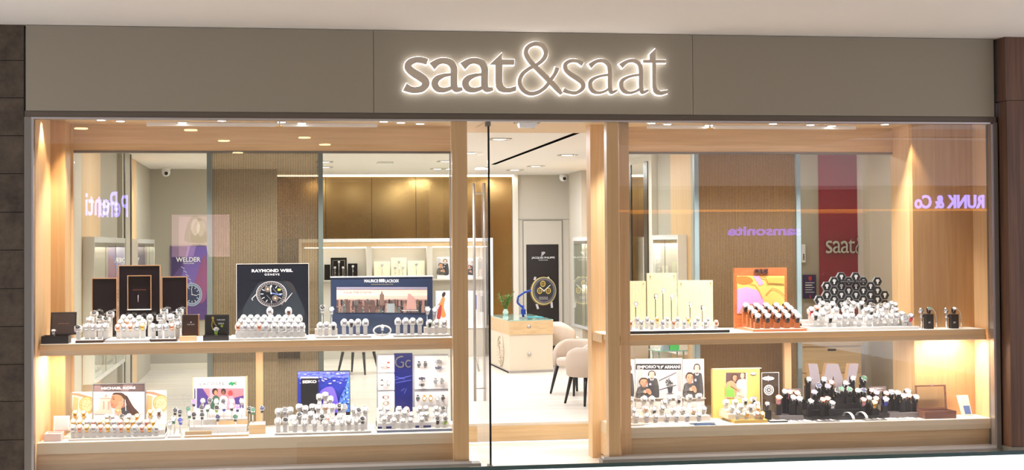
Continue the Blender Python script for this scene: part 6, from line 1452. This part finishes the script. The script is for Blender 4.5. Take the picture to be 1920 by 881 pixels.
# ================================================================== THE MALL SIDE OPPOSITE (seen only as reflections in the glass)
def R_(px, py, V):   # real place of something whose mirror image is seen at px,py at distance V behind the glass
    p = P(px, py, V); return Vector((p.x, -V, p.z))
def opp():
    V = 17.0
    a, b = R_(1000, 300, V).x, R_(2300, 300, V).x
    S('wall_opposite_bulkhead', BX(a, b, -V-.3, -V, R_(1600, 348, V).z, R_(1600, 262, V).z), M('opposite_plaster', (236, 214, 206), .8))
    S('wall_opposite_upper', BX(a, b, -V-.3, -V, R_(1600, 256, V).z, 4.6), M('opposite_plaster'))
    S('wall_opposite_brown', BX(a, b, -V-.4, -V-.1, 0, R_(1600, 348, V).z), M('opposite_brown', (120, 82, 50), .7))
    S('wall_opposite_far', BX(-14, a, -V-3, -V-2.8, 0, 4.6), M('opposite_brown2', (90, 74, 60), .7))
    S('trim_opposite_light_line', BX(a, b, -V-.05, -V, R_(1600, 396, V).z, R_(1600, 392, V).z), M('amber_led', (255, 160, 50), .4, emit=2.2))
    vio = M('violet_neon', (150, 140, 255), .4, emit=14)
    for t, x0, x1, y0, y1, lab in (('Penti', 160, 220, 359, 404, 'violet neon shop sign in rounded letters, seen mirrored above the dark mirror boards'), ('RUNK & Co', 1716, 1846, 365, 391, 'violet block letter shop sign on the opposite side above the amber line'), ('samsonite', 1366, 1502, 424, 442, 'dim violet shop sign low on the opposite side')):
        V2 = V-.1 if (t != 'Penti' or x0 == 160) else V+.5; p, q = R_(x0, y1, V2), R_(x1, y0, V2)
        mb = MB(); mm = vio if t != 'samsonite' else M('dim_violet_neon', (140, 90, 240), .4, emit=5)
        add_text(mb, t, p.x, q.x, p.z, q.z, p.y, mm, .01 if 'P' in t else .03, face=1, depth=-.03)
        tag(mb.build('neon_sign', mm), lab, 'sign')
    L = lambda n, c, e: M('lit_'+n, c, .5, emit=e)
    p0, p1 = R_(322, 482, V-1), R_(430, 402, V-1); o = empty('lightbox_poster', ((p0.x+p1.x)/2, p0.y, p0.z), 'backlit pink poster of a fair haired person, seen only as a reflection', 'poster')
    BX(p0.x, p1.x, p0.y-.1, p0.y, p0.z, p1.z).build('lightbox', L('pink', (236, 190, 196), 2.0), o)
    def lay(pts, m, k, n):
        q = [R_(x, y, V-1) for x, y in pts]; q = [Vector((v.x, p0.y+.004*k, v.z)) for v in q]; a = sum(q[i].x*q[(i+1) % len(q)].z-q[(i+1) % len(q)].x*q[i].z for i in range(len(q)))
        MB().add(q if a < 0 else q[::-1], [tuple(range(len(q)))], m).build(n, m, o)
    lay(catmull([(346, 450), (350, 425), (358, 408), (368, 404), (378, 412), (384, 430), (388, 452), (366, 456)]), L('fair_hair', (190, 150, 120), 1.2), 1, 'printed_hair')
    lay(catmull([(358, 424), (362, 412), (370, 412), (375, 424), (372, 436), (366, 442), (360, 436)]), L('face', (255, 226, 206), 2.4), 2, 'printed_face')
    lay([(352, 481.5), (356, 462), (362, 458), (374, 458), (386, 462), (392, 481.5)], L('top', (60, 46, 80), .4), 3, 'printed_top')
    for i, (px, py) in enumerate(((152, 242), (358, 245), (420, 265), (571, 259), (609, 272), (1700, 285), (446, 287), (1375, 375), (1378, 379), (1400, 374), (1455, 371), (1343, 386))):
        c = PZ(px, py, zc-.02); y = -c.y
        if y < -40 or y > -1: continue
        o = empty('mall_downlight', (c.x, y, zc-.02), 'round mall ceiling light on the opposite side, seen only as a reflection', 'ceiling light', 'mall ceiling lights')
        MB().lathe([(.11, zc-.02), (.11, zc-.001)], (c.x, y, 0), n=20).build('lens', M('mall_lamp_lens', (255, 220, 160), .4, emit=18), o)
opp()
